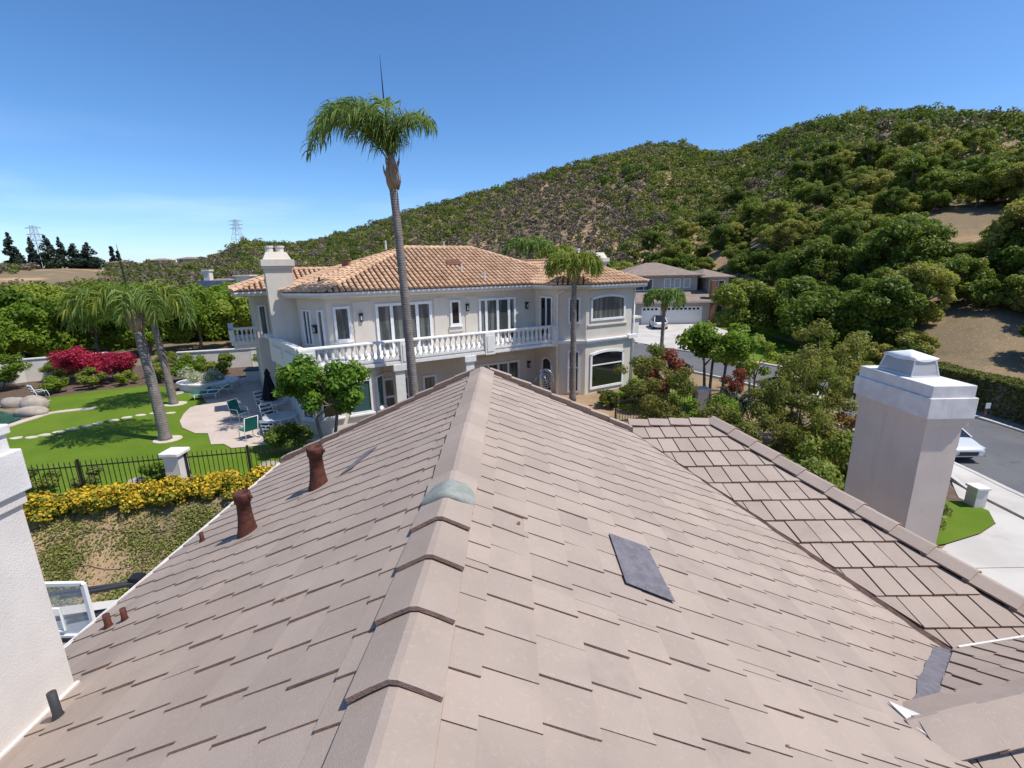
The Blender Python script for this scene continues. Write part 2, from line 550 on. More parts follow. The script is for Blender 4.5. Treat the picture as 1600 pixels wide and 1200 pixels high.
def limb_mesh(name, g, spheres, H0, r0, mat, nlimb=7, lean=(0, 0), multi=1):
    mb = MB()
    order = list(range(len(spheres))); g.shuffle(order)
    stems = []
    for k in range(multi):
        a = 2 * pi * k / multi + .5
        off = (0, 0) if multi == 1 else (cos(a) * r0 * 2.2, sin(a) * r0 * 2.2)
        tx, ty = lean[0] + off[0] * 3, lean[1] + off[1] * 3
        top = (tx, ty, H0 * 1.02)
        mid = (off[0] + tx * .4 + g.normal() * r0 * .5, off[1] + ty * .4 + g.normal() * r0 * .5, H0 * .5)
        mb.tube([(off[0], off[1], -.12), (off[0], off[1], .06), mid, top], [r0 * 1.5, r0 * 1.1, r0 * .9, r0 * .72], 8)
        stems.append(top)
    for k in order[:nlimb]:
        c = spheres[k]
        s = stems[k % len(stems)]
        m1 = (s[0] + (c[0] - s[0]) * .45 + g.normal() * r0 * .6, s[1] + (c[1] - s[1]) * .45 + g.normal() * r0 * .6,
              s[2] + (c[2] - s[2]) * .55 + abs(g.normal()) * r0 * .8)
        mb.tube([(s[0], s[1], s[2] - r0 * .8), m1, c[:3]], [r0 * .6, r0 * .36, r0 * .12], 6)
    return mb.mesh(name, mat, True)


PROTO = {}


def tree_proto(key, leafm, H, H0, R, ncl, nleaf, leaf, seed, r0=None, flat=.8, aspect=.55, up=.35, multi=1, top=1.0,
               rmin=.22, rmax=.38, base=None, bark='bark', inner=.5):
    g = np.random.default_rng(seed)
    sp = clumps(g, H0 if base is None else base, H, R, ncl, rmin, rmax, flat, top)
    cm = crown_mesh(key + '_crown', M[leafm], g, sp, nleaf, leaf, aspect, up, inner)
    tm = limb_mesh(key + '_trunk', g, sp, H0, r0 or H * .022, M[bark], 9, multi=multi)
    PROTO[key] = (tm, cm)


def place_tree(key, name, loc, label, cat, group=None, s=1.0, rz=0.0, sz=None):
    r = root(name, loc, label, cat, group, world_children=False, rz=rz, scale=(s, s, sz or s))
    tm, cm = PROTO[key]
    for nm, me in (('trunk', tm), ('crown', cm)):
        o = bpy.data.objects.new(nm, me); COL.objects.link(o); o.parent = r
    return r


# ------------------------------------------------------------------ terrain
SKY_AZ = [-180, -100, -70, -46.1, -44.2, -42.3, -40.2, -37.9, -33.4, -31.8, -30.0, -28.2, -25.9, -24.1, -20.9, -16.8, -11.2, -6.9, -1.1,
          5.4, 11.0, 15.0, 18.3, 20.2, 22.7, 26.1, 29.3, 33.3, 38.7, 44.6, 60, 90, 130, 180]
SKY_M = [.01, .02, .02, .0153, .015, .0156, .0134, .0159, .0204, .0277, .0417, .0571, .052, .0499, .0593, .0771, .1107, .1298, .1539,
         .1839, .2046, .2189, .2143, .2016, .1911, .2074, .2259, .2328, .2189, .1937, .17, .12, .04, .01]
RB_AZ = [-180, -60, -46, -30, -15, 0, 12, 22, 30, 38, 45, 60, 90, 140, 180]
RB = [160, 120, 110, 110, 100, 95, 88, 80, 60, 46, 39, 40, 60, 160, 160]
RR_AZ = [-180, -46, -30, -20, 0, 15, 25, 33, 45, 60, 90, 180]
RR = [330, 300, 300, 320, 300, 262, 225, 195, 170, 160, 200, 330]


def sst(a, b, x):
    t = np.clip((x - a) / (b - a), 0, 1)
    return t * t * (3 - 2 * t)


def wob(x, y, s):
    return (np.sin(x / s + 1.3 * np.sin(y / s * .7 + 1.1)) + np.sin(y / s * 1.13 + 1.7 * np.sin(x / s * .61 + .4)) + .5 * np.sin((x + y) / s * 1.9 + .8)) / 2.5


def fence_y(x):
    return 14.5 + .20 * (x + 11.0)


def HT(x, y):
    """height of the ground"""
    x = np.asarray(x, float); y = np.asarray(y, float)
    r = np.hypot(x, y)
    az = np.degrees(np.arctan2(x, y))
    d = y - fence_y(x)
    q = (x - 6) * .86 + (y - 27.5) * .5
    pad = sst(-3.3, -.5, d) * (1 - sst(1.5, 8, q)) * (1 - sst(55, 85, r))
    z = .2 + .5 * sst(25, 60, y) * sst(0, 12, x)
    z = z + (2.0 - z) * pad
    m = np.interp(az, SKY_AZ, SKY_M); rb = np.interp(az, RB_AZ, RB); rr = np.interp(az, RR_AZ, RR)
    hr = 9 + m * rr - 2.2
    t = (r - rb) / (rr - rb)
    tc = np.clip(t, 0, 1)
    prof = tc ** 1.06
    hill = (hr - z) * prof
    amp = np.clip(tc * 5, 0, 1) * np.clip((1 - tc) * 6, .15, 1)
    hill = hill + amp * (wob(x, y, 17.) * 1.6 + wob(x + 50, y - 20, 41.) * 2.6) * np.clip(m / .12, .35, 1)
    hill = hill - np.clip(t - 1, 0, 20) * (rr - rb) * .10
    return z + np.where(t > 0, hill, 0)


def hz(x, y):
    return float(HT(np.array([x]), np.array([y]))[0])


n_g = 330
s_ = np.linspace(-1, 1, n_g)
gx = 950 * np.sinh(5.2 * s_) / math.sinh(5.2)
gy = 18 + 900 * np.sinh(5.2 * s_) / math.sinh(5.2)
GX, GY = np.meshgrid(gx, gy)
GZ = HT(GX, GY)
V_ = np.stack([GX, GY, GZ], -1).reshape(-1, 3)
i_ = np.arange(n_g * n_g).reshape(n_g, n_g)
F_ = np.stack([i_[:-1, :-1], i_[:-1, 1:], i_[1:, 1:], i_[1:, :-1]], -1).reshape(-1, 4)
m, N, L, B = nodemat('dry_ground')
geo = N.new('ShaderNodeNewGeometry'); P_ = geo.outputs['Position']
c = mixc(N, L, ramp(N, L, noise(N, L, P_, .06, 6), .46, .66), (.19, .145, .09), (.44, .29, .165))
c = mixc(N, L, ramp(N, L, noise(N, L, P_, .9, 6), .50, .75), c, (.150, .125, .070))
c = mixc(N, L, ramp(N, L, noise(N, L, P_, 7.0, 6, .7), .5, .75), c, (.42, .30, .185))
L.new(c, B.inputs['Base Color'])
B.inputs['Roughness'].default_value = .95
B.inputs['Specular IOR Level'].default_value = .1
bp = N.new('ShaderNodeBump'); bp.inputs['Strength'].default_value = .6; bp.inputs['Distance'].default_value = .05
L.new(noise(N, L, P_, 9, 6, .7), bp.inputs['Height']); L.new(bp.outputs['Normal'], B.inputs['Normal'])
tag(link('ground', np_mesh('ground', V_, F_, m, smooth=True)), kind='structure')


def sheet(name, poly, dz, mat, step=1.5, thick=0.0, kind='structure', parent=None):
    """a flat piece laid over the ground, cut into a grid so that it follows it"""
    bm = bmesh.new()
    f = bm.faces.new([bm.verts.new((p[0], p[1], 0)) for p in poly])
    xs = [p[0] for p in poly]; ys = [p[1] for p in poly]
    for ax, lo, hi in ((0, min(xs), max(xs)), (1, min(ys), max(ys))):
        k = math.ceil(lo / step) * step
        while k < hi:
            co = (k, 0, 0) if ax == 0 else (0, k, 0)
            no = (1, 0, 0) if ax == 0 else (0, 1, 0)
            bmesh.ops.bisect_plane(bm, geom=bm.verts[:] + bm.edges[:] + bm.faces[:], plane_co=co, plane_no=no, dist=1e-4)
            k += step
    bmesh.ops.triangulate(bm, faces=bm.faces[:])
    zz = HT(np.array([v.co.x for v in bm.verts]), np.array([v.co.y for v in bm.verts]))
    for v, z in zip(bm.verts, zz): v.co.z = z + dz
    for f in bm.faces:
        f.normal_update()
        if f.normal.z < 0: f.normal_flip()
    if thick:
        r = bmesh.ops.extrude_edge_only(bm, edges=[e for e in bm.edges if e.is_boundary])
        for v in [g_ for g_ in r['geom'] if isinstance(g_, bmesh.types.BMVert)]: v.co.z -= thick
    me = bpy.data.meshes.new(name); bm.to_mesh(me); bm.free()
    me.materials.append(mat)
    o = link(name, me, parent)
    if kind: tag(o, kind=kind)
    return o


def spline(pts, n=8, closed=False):
    """Catmull-Rom through points"""
    out = []
    k = len(pts)
    rng = range(k if closed else k - 1)
    for i in rng:
        if closed: p = [pts[(i + j) % k] for j in (-1, 0, 1, 2)]
        else: p = [pts[max(i - 1, 0)], pts[i], pts[i + 1], pts[min(i + 2, k - 1)]]
        for j in range(n):
            t = j / n
            out.append(tuple(.5 * (2 * p[1][a] + (p[2][a] - p[0][a]) * t + (2 * p[0][a] - 5 * p[1][a] + 4 * p[2][a] - p[3][a]) * t * t
                                   + (3 * p[1][a] - p[0][a] - 3 * p[2][a] + p[3][a]) * t ** 3) for a in range(len(pts[0]))))
    if not closed: out.append(tuple(pts[-1]))
    return out


def strip(path, half0, half1):
    """outline of a band along a path; half widths to the right and to the left"""
    Lft, Rgt = [], []
    for i, p in enumerate(path):
        a = path[max(i - 1, 0)]; b = path[min(i + 1, len(path) - 1)]
        dx, dy = b[0] - a[0], b[1] - a[1]; l = hypot(dx, dy)
        nx, ny = dy / l, -dx / l
        Rgt.append((p[0] + nx * half0, p[1] + ny * half0)); Lft.append((p[0] + nx * half1, p[1] + ny * half1))
    return Rgt + Lft[::-1]


# grass: short fine noise in colour and relief
def grassmat(name, a, b, c3):
    m, N, L, B = nodemat(name)
    geo = N.new('ShaderNodeNewGeometry'); P_ = geo.outputs['Position']
    c = mixc(N, L, ramp(N, L, noise(N, L, P_, .5, 5), .35, .65), a, b)
    c = mixc(N, L, ramp(N, L, noise(N, L, P_, 26, 4, .7), .45, .7), c, c3)
    L.new(c, B.inputs['Base Color'])
    B.inputs['Roughness'].default_value = .85
    B.inputs['Specular IOR Level'].default_value = .15
    bp = N.new('ShaderNodeBump'); bp.inputs['Strength'].default_value = .9; bp.inputs['Distance'].default_value = .03
    L.new(noise(N, L, P_, 38, 5, .75), bp.inputs['Height']); L.new(bp.outputs['Normal'], B.inputs['Normal'])
    return m


M['grass'] = grassmat('lawn_grass', (.105, .178, .012), (.140, .210, .018), (.075, .135, .010))

# -- neighbour's back yard
lawn_poly = [(-21.5, 12.6), (-16, 13.7), (-11, 14.7), (-6.2, 15.6), (-6.6, 18.4), (-9.2, 18.7), (-10.4, 18.2), (-11.4, 18.0), (-12.0, 18.5), (-12.5, 18.45),
             (-13.5, 19.85), (-14.1, 19.9), (-15.2, 20.7), (-16.0, 21.7), (-16.6, 22.9), (-17.0, 24.0), (-16.7, 24.9), (-17.7, 26.1), (-19.5, 27.6),
             (-22.9, 29.4), (-25.3, 28.2), (-26.7, 26.9), (-27.5, 25.4), (-24.2, 23.9), (-24.0, 22.3), (-23.6, 20.4), (-24.2, 18.0), (-25, 12.5)]
sheet('lawn', lawn_poly, .03, M['grass'], 1.6, kind='structure')
patio_poly = [(-9.2, 18.72), (-10.4, 18.22), (-11.4, 18.02), (-12.0, 18.52), (-12.5, 18.47), (-13.5, 19.87), (-14.1, 19.92), (-15.2, 20.72), (-16.0, 21.72), (-16.6, 22.92),
              (-17.0, 24.02), (-16.7, 24.92), (-17.7, 26.12), (-18.6, 27.6), (-18.0, 31), (-13, 33), (-10, 27), (-6.5, 20.8), (-6.6, 18.42)]
sheet('patio', patio_poly[::-1], .045, M['patio'], 1.6)
sheet('planting_bed', [(-22.9, 29.45), (-19.5, 27.65), (-17.8, 28.5), (-17.4, 31), (-20, 36), (-38, 36), (-38, 24), (-27.6, 25.4), (-26.75, 26.95), (-25.3, 28.25)], .02,
      pmat('mulch', (.085, .055, .038), (.13, .09, .065), 4, .95, .6, 20), 2.0)

# -- street, kerbs, drives
st_path = spline([(22.0, -60), (22.1, -20), (22.3, 5), (22.6, 18), (22.6, 26), (21.0, 33.5), (17.2, 40.0), (12.5, 46.0), (9.0, 52.0)], 8)
sheet('street', strip(st_path, 3.4, -3.4), .04, M['asphalt'], 1.5)
for sgn, nm in ((1, 'kerb'), (-1, 'kerb')):
    band = strip(st_path, sgn * 3.4, sgn * 3.62)
    if sgn > 0: band = band
    tag(sheet(nm, band, .15, M['concrete'], 1.5, thick=.2), kind='structure')
sheet('pavement', strip(st_path[:34], -3.62, -5.0), .13, M['concrete'], 1.5, thick=.15)
drive_poly = [(7.2, -6), (17.35, -6), (17.4, 10), (17.55, 17.4), (16.75, 16.2), (16.9, 15.2), (16.3, 14.35), (15.2, 13.75), (13.6, 13.2), (11.0, 11.5), (7.2, 9.0)]
sheet('driveway', drive_poly[::-1], .05, M['concrete'], 1.5)
sheet('front_lawn', [(13.6, 13.22), (15.2, 13.77), (16.3, 14.37), (16.88, 15.2), (16.7, 15.9), (15.5, 16.0), (13.9, 16.6), (11.2, 15.5), (10.5, 12.6)], .07, M['grass'], 1.2)
sheet('front_bed', [(16.72, 15.92), (17.5, 17.5), (17.5, 24), (12, 21), (11.2, 15.5), (13.9, 16.62), (15.5, 16.02)], .03,
      pmat('bark_mulch', (.10, .065, .045), (.15, .105, .08), 4, .95, .6, 20), 1.5)
sheet('side_lawn', [(7.2, 27.4), (4.4, 23.8), (7.0, 20.5), (14, 26), (12.4, 33.5), (6.0, 38.5), (3.6, 36)], .04, M['grass'], 1.2)
for k, yy in enumerate((1.5, 5.0, 8.5, 12.0)):
    mbj = MB(); mbj.box(8.0 if yy < 9 else 12.2, 17.3, yy - .008, yy + .008, .2, .2545)
    tag(mbj.build('driveway_joint', M['darkgrey']), kind='structure')
# -- lot of the house across the street
sheet('far_driveway', [(13.6, 50.2), (19.2, 44.6), (26.6, 57), (27.2, 65.6), (17.4, 65.6), (14.2, 58)], .07, M['concrete'], 1.5)
sheet('far_lawn', [(20.1, 44.2), (26.9, 33.6), (34, 38), (36, 54), (30.0, 65), (27.4, 65), (26.9, 57)], .05, M['grass'], 1.5)
# -- our own yard by the bank
sheet('sports_court', [(-16, 3.5), (-3, 3.5), (-3, 12.3), (-16, 9.75)][::-1], .03, M['court'], 1.5)
sheet('court_kerb', [(-16, 9.77), (-3, 12.32), (-3, 12.7), (-16, 10.15)][::-1], .16, M['concrete'], 1.5, thick=.15)


# ------------------------------------------------------------------ our own house (the roof underfoot)
RX, RZ, S1 = -.46, 7.42, .45          # ridge position and main pitch
house = root('foreground_house', (0, 3, .2), 'house under the viewer with pinkish grey flat tile roof, ridge and two chimneys', 'house')
TW, TE = .236, .275                   # tile width, exposed length


def clip_poly(poly, lines):
    """Sutherland-Hodgman; lines: (point, inward normal) in 2D"""
    for (p, n) in lines:
        out = []
        for i in range(len(poly)):
            a, b = poly[i], poly[(i + 1) % len(poly)]
            da = (a[0] - p[0]) * n[0] + (a[1] - p[1]) * n[1]
            db = (b[0] - p[0]) * n[0] + (b[1] - p[1]) * n[1]
            if da >= 0: out.append(a)
            if (da >= 0) != (db >= 0):
                t = da / (da - db)
                out.append((a[0] + (b[0] - a[0]) * t, a[1] + (b[1] - a[1]) * t))
        poly = out
        if len(poly) < 3: return []
    return poly


def area2(poly):
    return abs(sum(poly[i][0] * poly[(i + 1) % len(poly)][1] - poly[(i + 1) % len(poly)][0] * poly[i][1] for i in range(len(poly)))) / 2


def line_in(p, q, inside):
    """half plane through p,q containing the point inside"""
    n = (-(q[1] - p[1]), q[0] - p[0])
    if (inside[0] - p[0]) * n[0] + (inside[1] - p[1]) * n[1] < 0: n = (-n[0], -n[1])
    l = hypot(*n)
    return (p, (n[0] / l, n[1] / l))


def tile_prism(poly, topf, bot=-.004):
    """slab over a 2D outline in (a,b); top height from topf"""
    n = len(poly)
    mb = MB()
    # underside ring then top ring
    mb.add([(p[0], p[1], bot) for p in poly] + [(p[0], p[1], topf(*p)) for p in poly], [tuple(range(n, 2 * n))], 0)
    b0 = 0
    mb.f += [(i, (i + 1) % n, n + (i + 1) % n, n + i) for i in range(n)]
    mb.m += [1] * n
    return mb


def roof_field(slope, O, A, Bv, Nn, a_rng, b_rng, tw, te, stag, lines_sets, side_lift, butt, lap, n_single, seed, gap=.003, wob_=.004, focus=None):
    """lays tiles on a plane: A along the courses, Bv down the slope. The n_single tiles that show largest are objects, the rest one part."""
    g = random.Random(seed)
    O, A, Bv, Nn = Vector(O), Vector(A), Vector(Bv), Vector(Nn)
    rot = Matrix((A, Bv, Nn)).transposed()
    cells = []
    j = 0
    b = b_rng[0]
    while b < b_rng[1]:
        a = a_rng[0] + (j * stag) % tw - tw
        while a < a_rng[1]:
            for lines in lines_sets:
                rect = [(a + gap, b), (a + tw - gap, b), (a + tw - gap, b + te + lap), (a + gap, b + te + lap)]
                pol = clip_poly(rect, lines)
                if pol and area2(pol) > .004:
                    whole = abs(area2(pol) - area2(rect)) < 1e-6
                    cx = sum(p[0] for p in pol) / len(pol); cy = sum(p[1] for p in pol) / len(pol)
                    P = O + A * cx + Bv * cy
                    cells.append(((P - Vector((0, 0, CAMZ))).length, a, b, pol, whole, P))
            a += tw
        b += te; j += 1

    def vis(P):      # roughly inside the photograph
        v = P - Vector((0, 0, CAMZ))
        c, s = cos(radians(14)), sin(radians(14))
        depth = v.y * c - v.z * s
        if depth < .3: return False
        return abs(v.x / depth) < 1.1 and -.83 < (v.z * c + v.y * s) / depth < .83
    cells.sort(key=lambda c_: (not vis(c_[5]), c_[0]))
    R3 = rot.to_3x3()

    def topf_for(a0, b0, tl):
        return lambda x, y: .010 + butt * (y - b0) / (te + lap) + side_lift * (1 - (x - a0) / tw) + tl
    shared = tile_prism([(gap, 0), (tw - gap, 0), (tw - gap, te + lap), (gap, te + lap)], topf_for(0, 0, 0)).mesh('roof_tile', [M['tile'], M['tile_edge']])
    SV, SF, SM, ST = [], [], [], []
    for k, (dist, a, b, pol, whole, P) in enumerate(cells):
        lift = g.uniform(-.25, 1) * wob_
        if k < n_single and vis(P):
            if whole:
                o = bpy.data.objects.new('roof_tile', shared)
                off = O + A * a + Bv * b + Nn * lift
                o.matrix_local = Matrix.Translation(off) @ (R3 @ Euler((g.gauss(0, .006), g.gauss(0, .008), g.gauss(0, .005))).to_matrix()).to_4x4()
            else:
                tp = tile_prism([(p[0] - a, p[1] - b) for p in pol], topf_for(0, 0, lift))
                o = bpy.data.objects.new('roof_tile', tp.mesh('roof_tile', [M['tile'], M['tile_edge']]))
                o.matrix_local = Matrix.Translation(O + A * a + Bv * b) @ R3.to_4x4()
            COL.objects.link(o); o.parent = slope
        else:
            tp = tile_prism(pol, topf_for(a, b, lift))
            base = len(SV)
            SV += [O + A * v[0] + Bv * v[1] + Nn * v[2] for v in tp.v]
            SF += [tuple(base + i for i in f) for f in tp.f]; SM += tp.m
            ST += [g.random()] * len(tp.v)
    if SV:
        me = bpy.data.meshes.new('roof_tiles')
        me.from_pydata([tuple(v) for v in SV], [], SF)
        me.materials.append(M['tile_s']); me.materials.append(M['tile_edge'])
        me.polygons.foreach_set('material_index', SM)
        at = me.attributes.new('tint', 'FLOAT', 'POINT'); at.data.foreach_set('value', ST)
        me.update()
        o = link('roof_tiles', me); o.parent = slope; tag(o, kind='stuff')


def deck(name, pts, t=.05):
    """roof deck under the tiles"""
    mb = MB()
    n = len(pts)
    mb.add([Vector(p) for p in pts] + [Vector(p) - Vector((0, 0, t)) for p in pts],
           [tuple(range(n)), tuple(range(n, 2 * n))[::-1]] + [(i, (i + 1) % n, n + (i + 1) % n, n + i) for i in range(n)])
    return mb.build(name, M['felt'], house)


kk = sqrt(1 + S1 * S1)
Y0, YR = -2.6, 7.2                    # near and far end of the main roof
EV = 3.34                             # half width to the left eave
LE = EV * kk
VT, VB, VR = (1.92, 7.2), (4.02, 3.70), (2.58, 2.42)   # valley top, valley foot, where the cross ridge runs in


def zmain(x): return RZ - S1 * abs(x - RX)


# left slope
sl = deck('roof_slope', [(RX, Y0, RZ), (RX - EV, Y0, zmain(RX - EV)), (RX - EV, YR, zmain(RX - EV)), (RX, YR, RZ)])
roof_field(sl, (RX, 0, RZ), (0, 1, 0), (-1 / kk, 0, -S1 / kk), (-S1 / kk, 0, 1 / kk), (Y0, YR), (.02, LE - .02), TW, TE, .066,
           [[((0, .05), (0, 1)), ((0, LE + .02), (0, -1)), ((YR - .02, 0), (-1, 0)), ((Y0, 0), (1, 0))]], .0092, .013, .03, 100, 3, gap=.0018)
# right slope with its valleys
vb = lambda p: (p[1], (p[0] - RX) * kk)       # plan -> (a,b)
sr = deck('roof_slope', [(RX, Y0, RZ), (RX, YR, RZ), (VT[0], YR, zmain(VT[0])), (VB[0], VB[1], zmain(VB[0])), (VR[0], VR[1], zmain(VR[0])),
                         (4.6, .3, zmain(4.6)), (4.6, Y0, zmain(4.6))])
up_in = (5.0, 1.0)
setA = [((0, .05), (0, 1)), ((YR - .02, 0), (-1, 0)), ((VR[1], 0), (1, 0)), line_in(vb(VT), vb(VB), up_in), line_in(vb(VB), vb(VR), up_in)]
setB = [((0, .05), (0, 1)), ((VR[1] - .001, 0), (-1, 0)), ((Y0, 0), (1, 0)), line_in(vb(VR), vb((4.6, .3)), (0.5, 1.0)), ((0, 5.0 * kk), (0, -1))]
roof_field(sr, (RX, 0, RZ), (0, 1, 0), (1 / kk, 0, -S1 / kk), (S1 / kk, 0, 1 / kk), (Y0, YR), (.02, 5.2 * kk), TW, TE, .066, [setA, setB], .0062, .012, .03, 90, 5, gap=.0018)

# the lower roof to the right, facing the viewer
S2, YV, ZV = .25, 7.62, 6.35
k2 = sqrt(1 + S2 * S2)
z2 = lambda y: ZV - S2 * (YV - y)
S4, YC, ZC4 = .61, 2.42, 6.04           # cross gable
z4 = lambda y: ZC4 - S4 * (y - YC)
YB = 3.72      # bottom valley
HT_, HB_ = (3.42, YV), (5.42, YB)                     # raking right edge of the lower roof
s2 = deck('roof_slope', [(1.70, YV, z2(YV)), (HT_[0], HT_[1], z2(YV)), (HB_[0], HB_[1], z2(YB)), (VB[0], YB, z2(YB))])
r2a = lambda p: (p[0], (YV - p[1]) * k2)
in2 = r2a((3.2, 6.2))
off = .15
lv = line_in(r2a((VT[0] + off, VT[1])), r2a((VB[0] + off, VB[1])), in2)
lh = line_in(r2a((HT_[0] - .15, HT_[1])), r2a((HB_[0] - .15, HB_[1])), in2)
roof_field(s2, (0, YV, ZV), (1, 0, 0), (0, -1 / k2, -S2 / k2), (0, -S2 / k2, 1 / k2), (1.7, 5.9), (.04, (YV - YB) * k2), .252, .372, .118,
           [[lv, lh, ((0, .06), (0, 1)), ((0, (YV - YB) * k2), (0, -1))]], .004, .028, .03, 90, 8, gap=.0068, wob_=.007)
# cross gable: far side and near side, its ridge turned a little
GA = radians(9)
gX, gY = Vector((cos(GA), sin(GA), 0)), Vector((-sin(GA), cos(GA), 0))
k4 = sqrt(1 + S4 * S4)
GO = Vector((VR[0], YC, ZC4))
gp_ = lambda a_, b_, dz=0: GO + gX * a_ + gY * b_ + Vector((0, 0, -S4 * abs(b_) + dz))
s4 = deck('roof_slope', [gp_(0, 0), gp_(1.62, 1.02), gp_(3.9, .98), gp_(3.9, 0)])
roof_field(s4, GO, gX, (gY + Vector((0, 0, -S4))) / k4, (gY * S4 + Vector((0, 0, 1))) / k4, (0, 3.9), (.04, 1.02 * k4), TW, TE, .066,
           [[line_in((.10, 0), (1.72, 1.02 * k4), (3.0, .5)), ((0, .05), (0, 1)), ((0, 1.02 * k4), (0, -1)), ((3.88, 0), (-1, 0))]], .012, .016, .03, 20, 9)
s5 = deck('roof_slope', [gp_(0, 0), gp_(3.9, 0), gp_(3.9, -3.2), gp_(2.4, -3.2)])
roof_field(s5, GO, gX, (-gY + Vector((0, 0, -S4))) / k4, (-gY * S4 + Vector((0, 0, 1))) / k4, (0, 3.9), (.04, 3.2 * k4), .252, .372, .118,
           [[line_in((.08, 0), (2.45, 3.2 * k4), (3.0, 1.0)), ((0, .06), (0, 1)), ((3.88, 0), (-1, 0)), ((0, 3.18 * k4), (0, -1))]], .004, .026, .03, 12, 10, gap=.0045)

# valley metal
mb = MB()
for (p, q) in ((VT, VB),):
    mb.quad((p[0] - .03, p[1], zmain(p[0]) - .012), (p[0] + .20, p[1], z2(p[1]) + .006), (q[0] + .20, q[1], z2(q[1]) + .006), (q[0] - .03, q[1], zmain(q[0]) - .012))
mb.build('valley_flashing', M['valley'], house)
mb = MB()
# bent grey strip in the second valley
ppts = [(VR[0] + (VB[0] - VR[0]) * t, VR[1] + (VB[1] - VR[1]) * t) for t in (.0, .12, .25, .4, .52, .65, .8, .93, 1.0)]
wd = [.05, .055, .04, .06, .05, .055, .045, .05, .02]
for i in range(len(ppts) - 1):
    a, b = ppts[i], ppts[i + 1]
    za, zb = zmain(a[0]) + .030, zmain(b[0]) + .030
    mb.quad((a[0] - wd[i], a[1] + wd[i], za + wd[i] * S1), (a[0] + .05, a[1] - .03, za + .008), (b[0] + .05, b[1] - .03, zb + .008), (b[0] - wd[i + 1], b[1] + wd[i + 1], zb + wd[i + 1] * S1))
    mb.quad((a[0] + .05, a[1] - .03, za + .008), (a[0] + .06, a[1] - .04, za - .05), (b[0] + .06, b[1] - .04, zb - .05), (b[0] + .05, b[1] - .03, zb + .008))
mb.build('valley_flashing', M['lead'], house)
mb = MB()
mb.bar(gp_(1.72, 1.0, .05), gp_(3.8, .98, .05), .018, .015)
mb.build('valley_flashing', M['cap_w'], house)


# ridge caps -----------------------------------------------------------------
def cap_mesh(name, length, half, drop, th=.021, flare=.012, seed=0):
    """inverted V slab, along +Y local, butt (raised) at y=0"""
    g = random.Random(seed)
    mb = MB()
    prof = [(-half, -drop), (-half * .5, -drop * .48), (-.018, -.006), (.018, -.006), (half * .5, -drop * .48), (half, -drop)]
    rings = []
    for yy, lift in ((0, flare), (length * .02, flare + .001), (length, 0)):
        top = [(x * (1 + (.03 if yy < .1 else 0)), yy + (g.uniform(-.004, .004) if yy == 0 else 0), z + lift) for x, z in prof]
        bot = [(x * .985, t[1], z + lift - th) for (x, z), t in zip(prof, top)]
        rings.append((top, bot))
    n = len(prof)
    for i in range(len(rings) - 1):
        (t0, b0), (t1, b1) = rings[i], rings[i + 1]
        for k in range(n - 1):
            mb.quad(t0[k], t0[k + 1], t1[k + 1], t1[k], mi=0)
            mb.quad(b0[k], b1[k], b1[k + 1], b0[k + 1], mi=1)
        mb.quad(t0[0], t1[0], b1[0], b0[0], mi=1)
        mb.quad(t0[-1], b0[-1], b1[-1], t1[-1], mi=1)
    for (t, b) in (rings[0], rings[-1]):
        for k in range(n - 1): mb.quad(t[k], b[k], b[k + 1], t[k + 1], mi=1)
    return mb.mesh(name, [M['tile'], M['tile_edge']])


capm = [cap_mesh('ridge_cap', .455, .182, .088, .023, .030, s) for s in range(3)]
y = 1.462 - 7 * .40
i = 0
while y < 2.9:
    inst('ridge_cap', capm[i % 3], house, (RX - .005 + rnd.uniform(-.004, .004), y, 7.472), (radians(-1.0), rnd.gauss(0, .008), rnd.gauss(0, .006)))
    y += .40; i += 1
y = 7.22
while y > 3.3:
    inst('ridge_cap', capm[i % 3], house, (RX + rnd.uniform(-.004, .004), y, 7.462), (0, rnd.gauss(0, .006), pi + rnd.gauss(0, .004)))
    y -= .385; i += 1
# mortar fillets along the far part of the ridge
for sx in (-1, 1):
    mb = MB()
    pts = []
    for k in range(60):
        yy = 1.2 + k * .1
        pts.append((RX + sx * (.175 + rnd.uniform(-.008, .012) + (.012 if yy < 3 else 0)), yy, zmain(RX + .2) + .016 + rnd.uniform(-.004, .004)))
    mb.tube(pts[20:], [.018 + rnd.uniform(-.005, .005) for _ in pts[20:]], 6)
    mb.build('mortar_fillet', M['tile'], house)
# green saddle where the two cap runs meet
mb = MB()
nseg = 9
rr_ = []
for yy, hw_, lf in ((2.95, .185, .016), (3.02, .19, .020), (3.10, .165, .018), (3.17, .11, .016)):
    row = []
    for k in range(nseg + 1):
        t = -1 + 2 * k / nseg
        row.append((RX + t * hw_, yy + .05 * t * t, 7.492 + lf - .115 * abs(t) ** 1.35 * hw_ / .2))
    rr_.append(row)
for a, b in zip(rr_[:-1], rr_[1:]):
    for k in range(nseg): mb.quad(a[k], a[k + 1], b[k + 1], b[k])
for k in range(nseg): mb.quad(rr_[0][k], (rr_[0][k][0], rr_[0][k][1], rr_[0][k][2] - .03), (rr_[0][k + 1][0], rr_[0][k + 1][1], rr_[0][k + 1][2] - .03), rr_[0][k + 1])
tag(mb.build('ridge_saddle', M['patina'], house, smooth=True), 'grey green sheet metal saddle over the ridge')

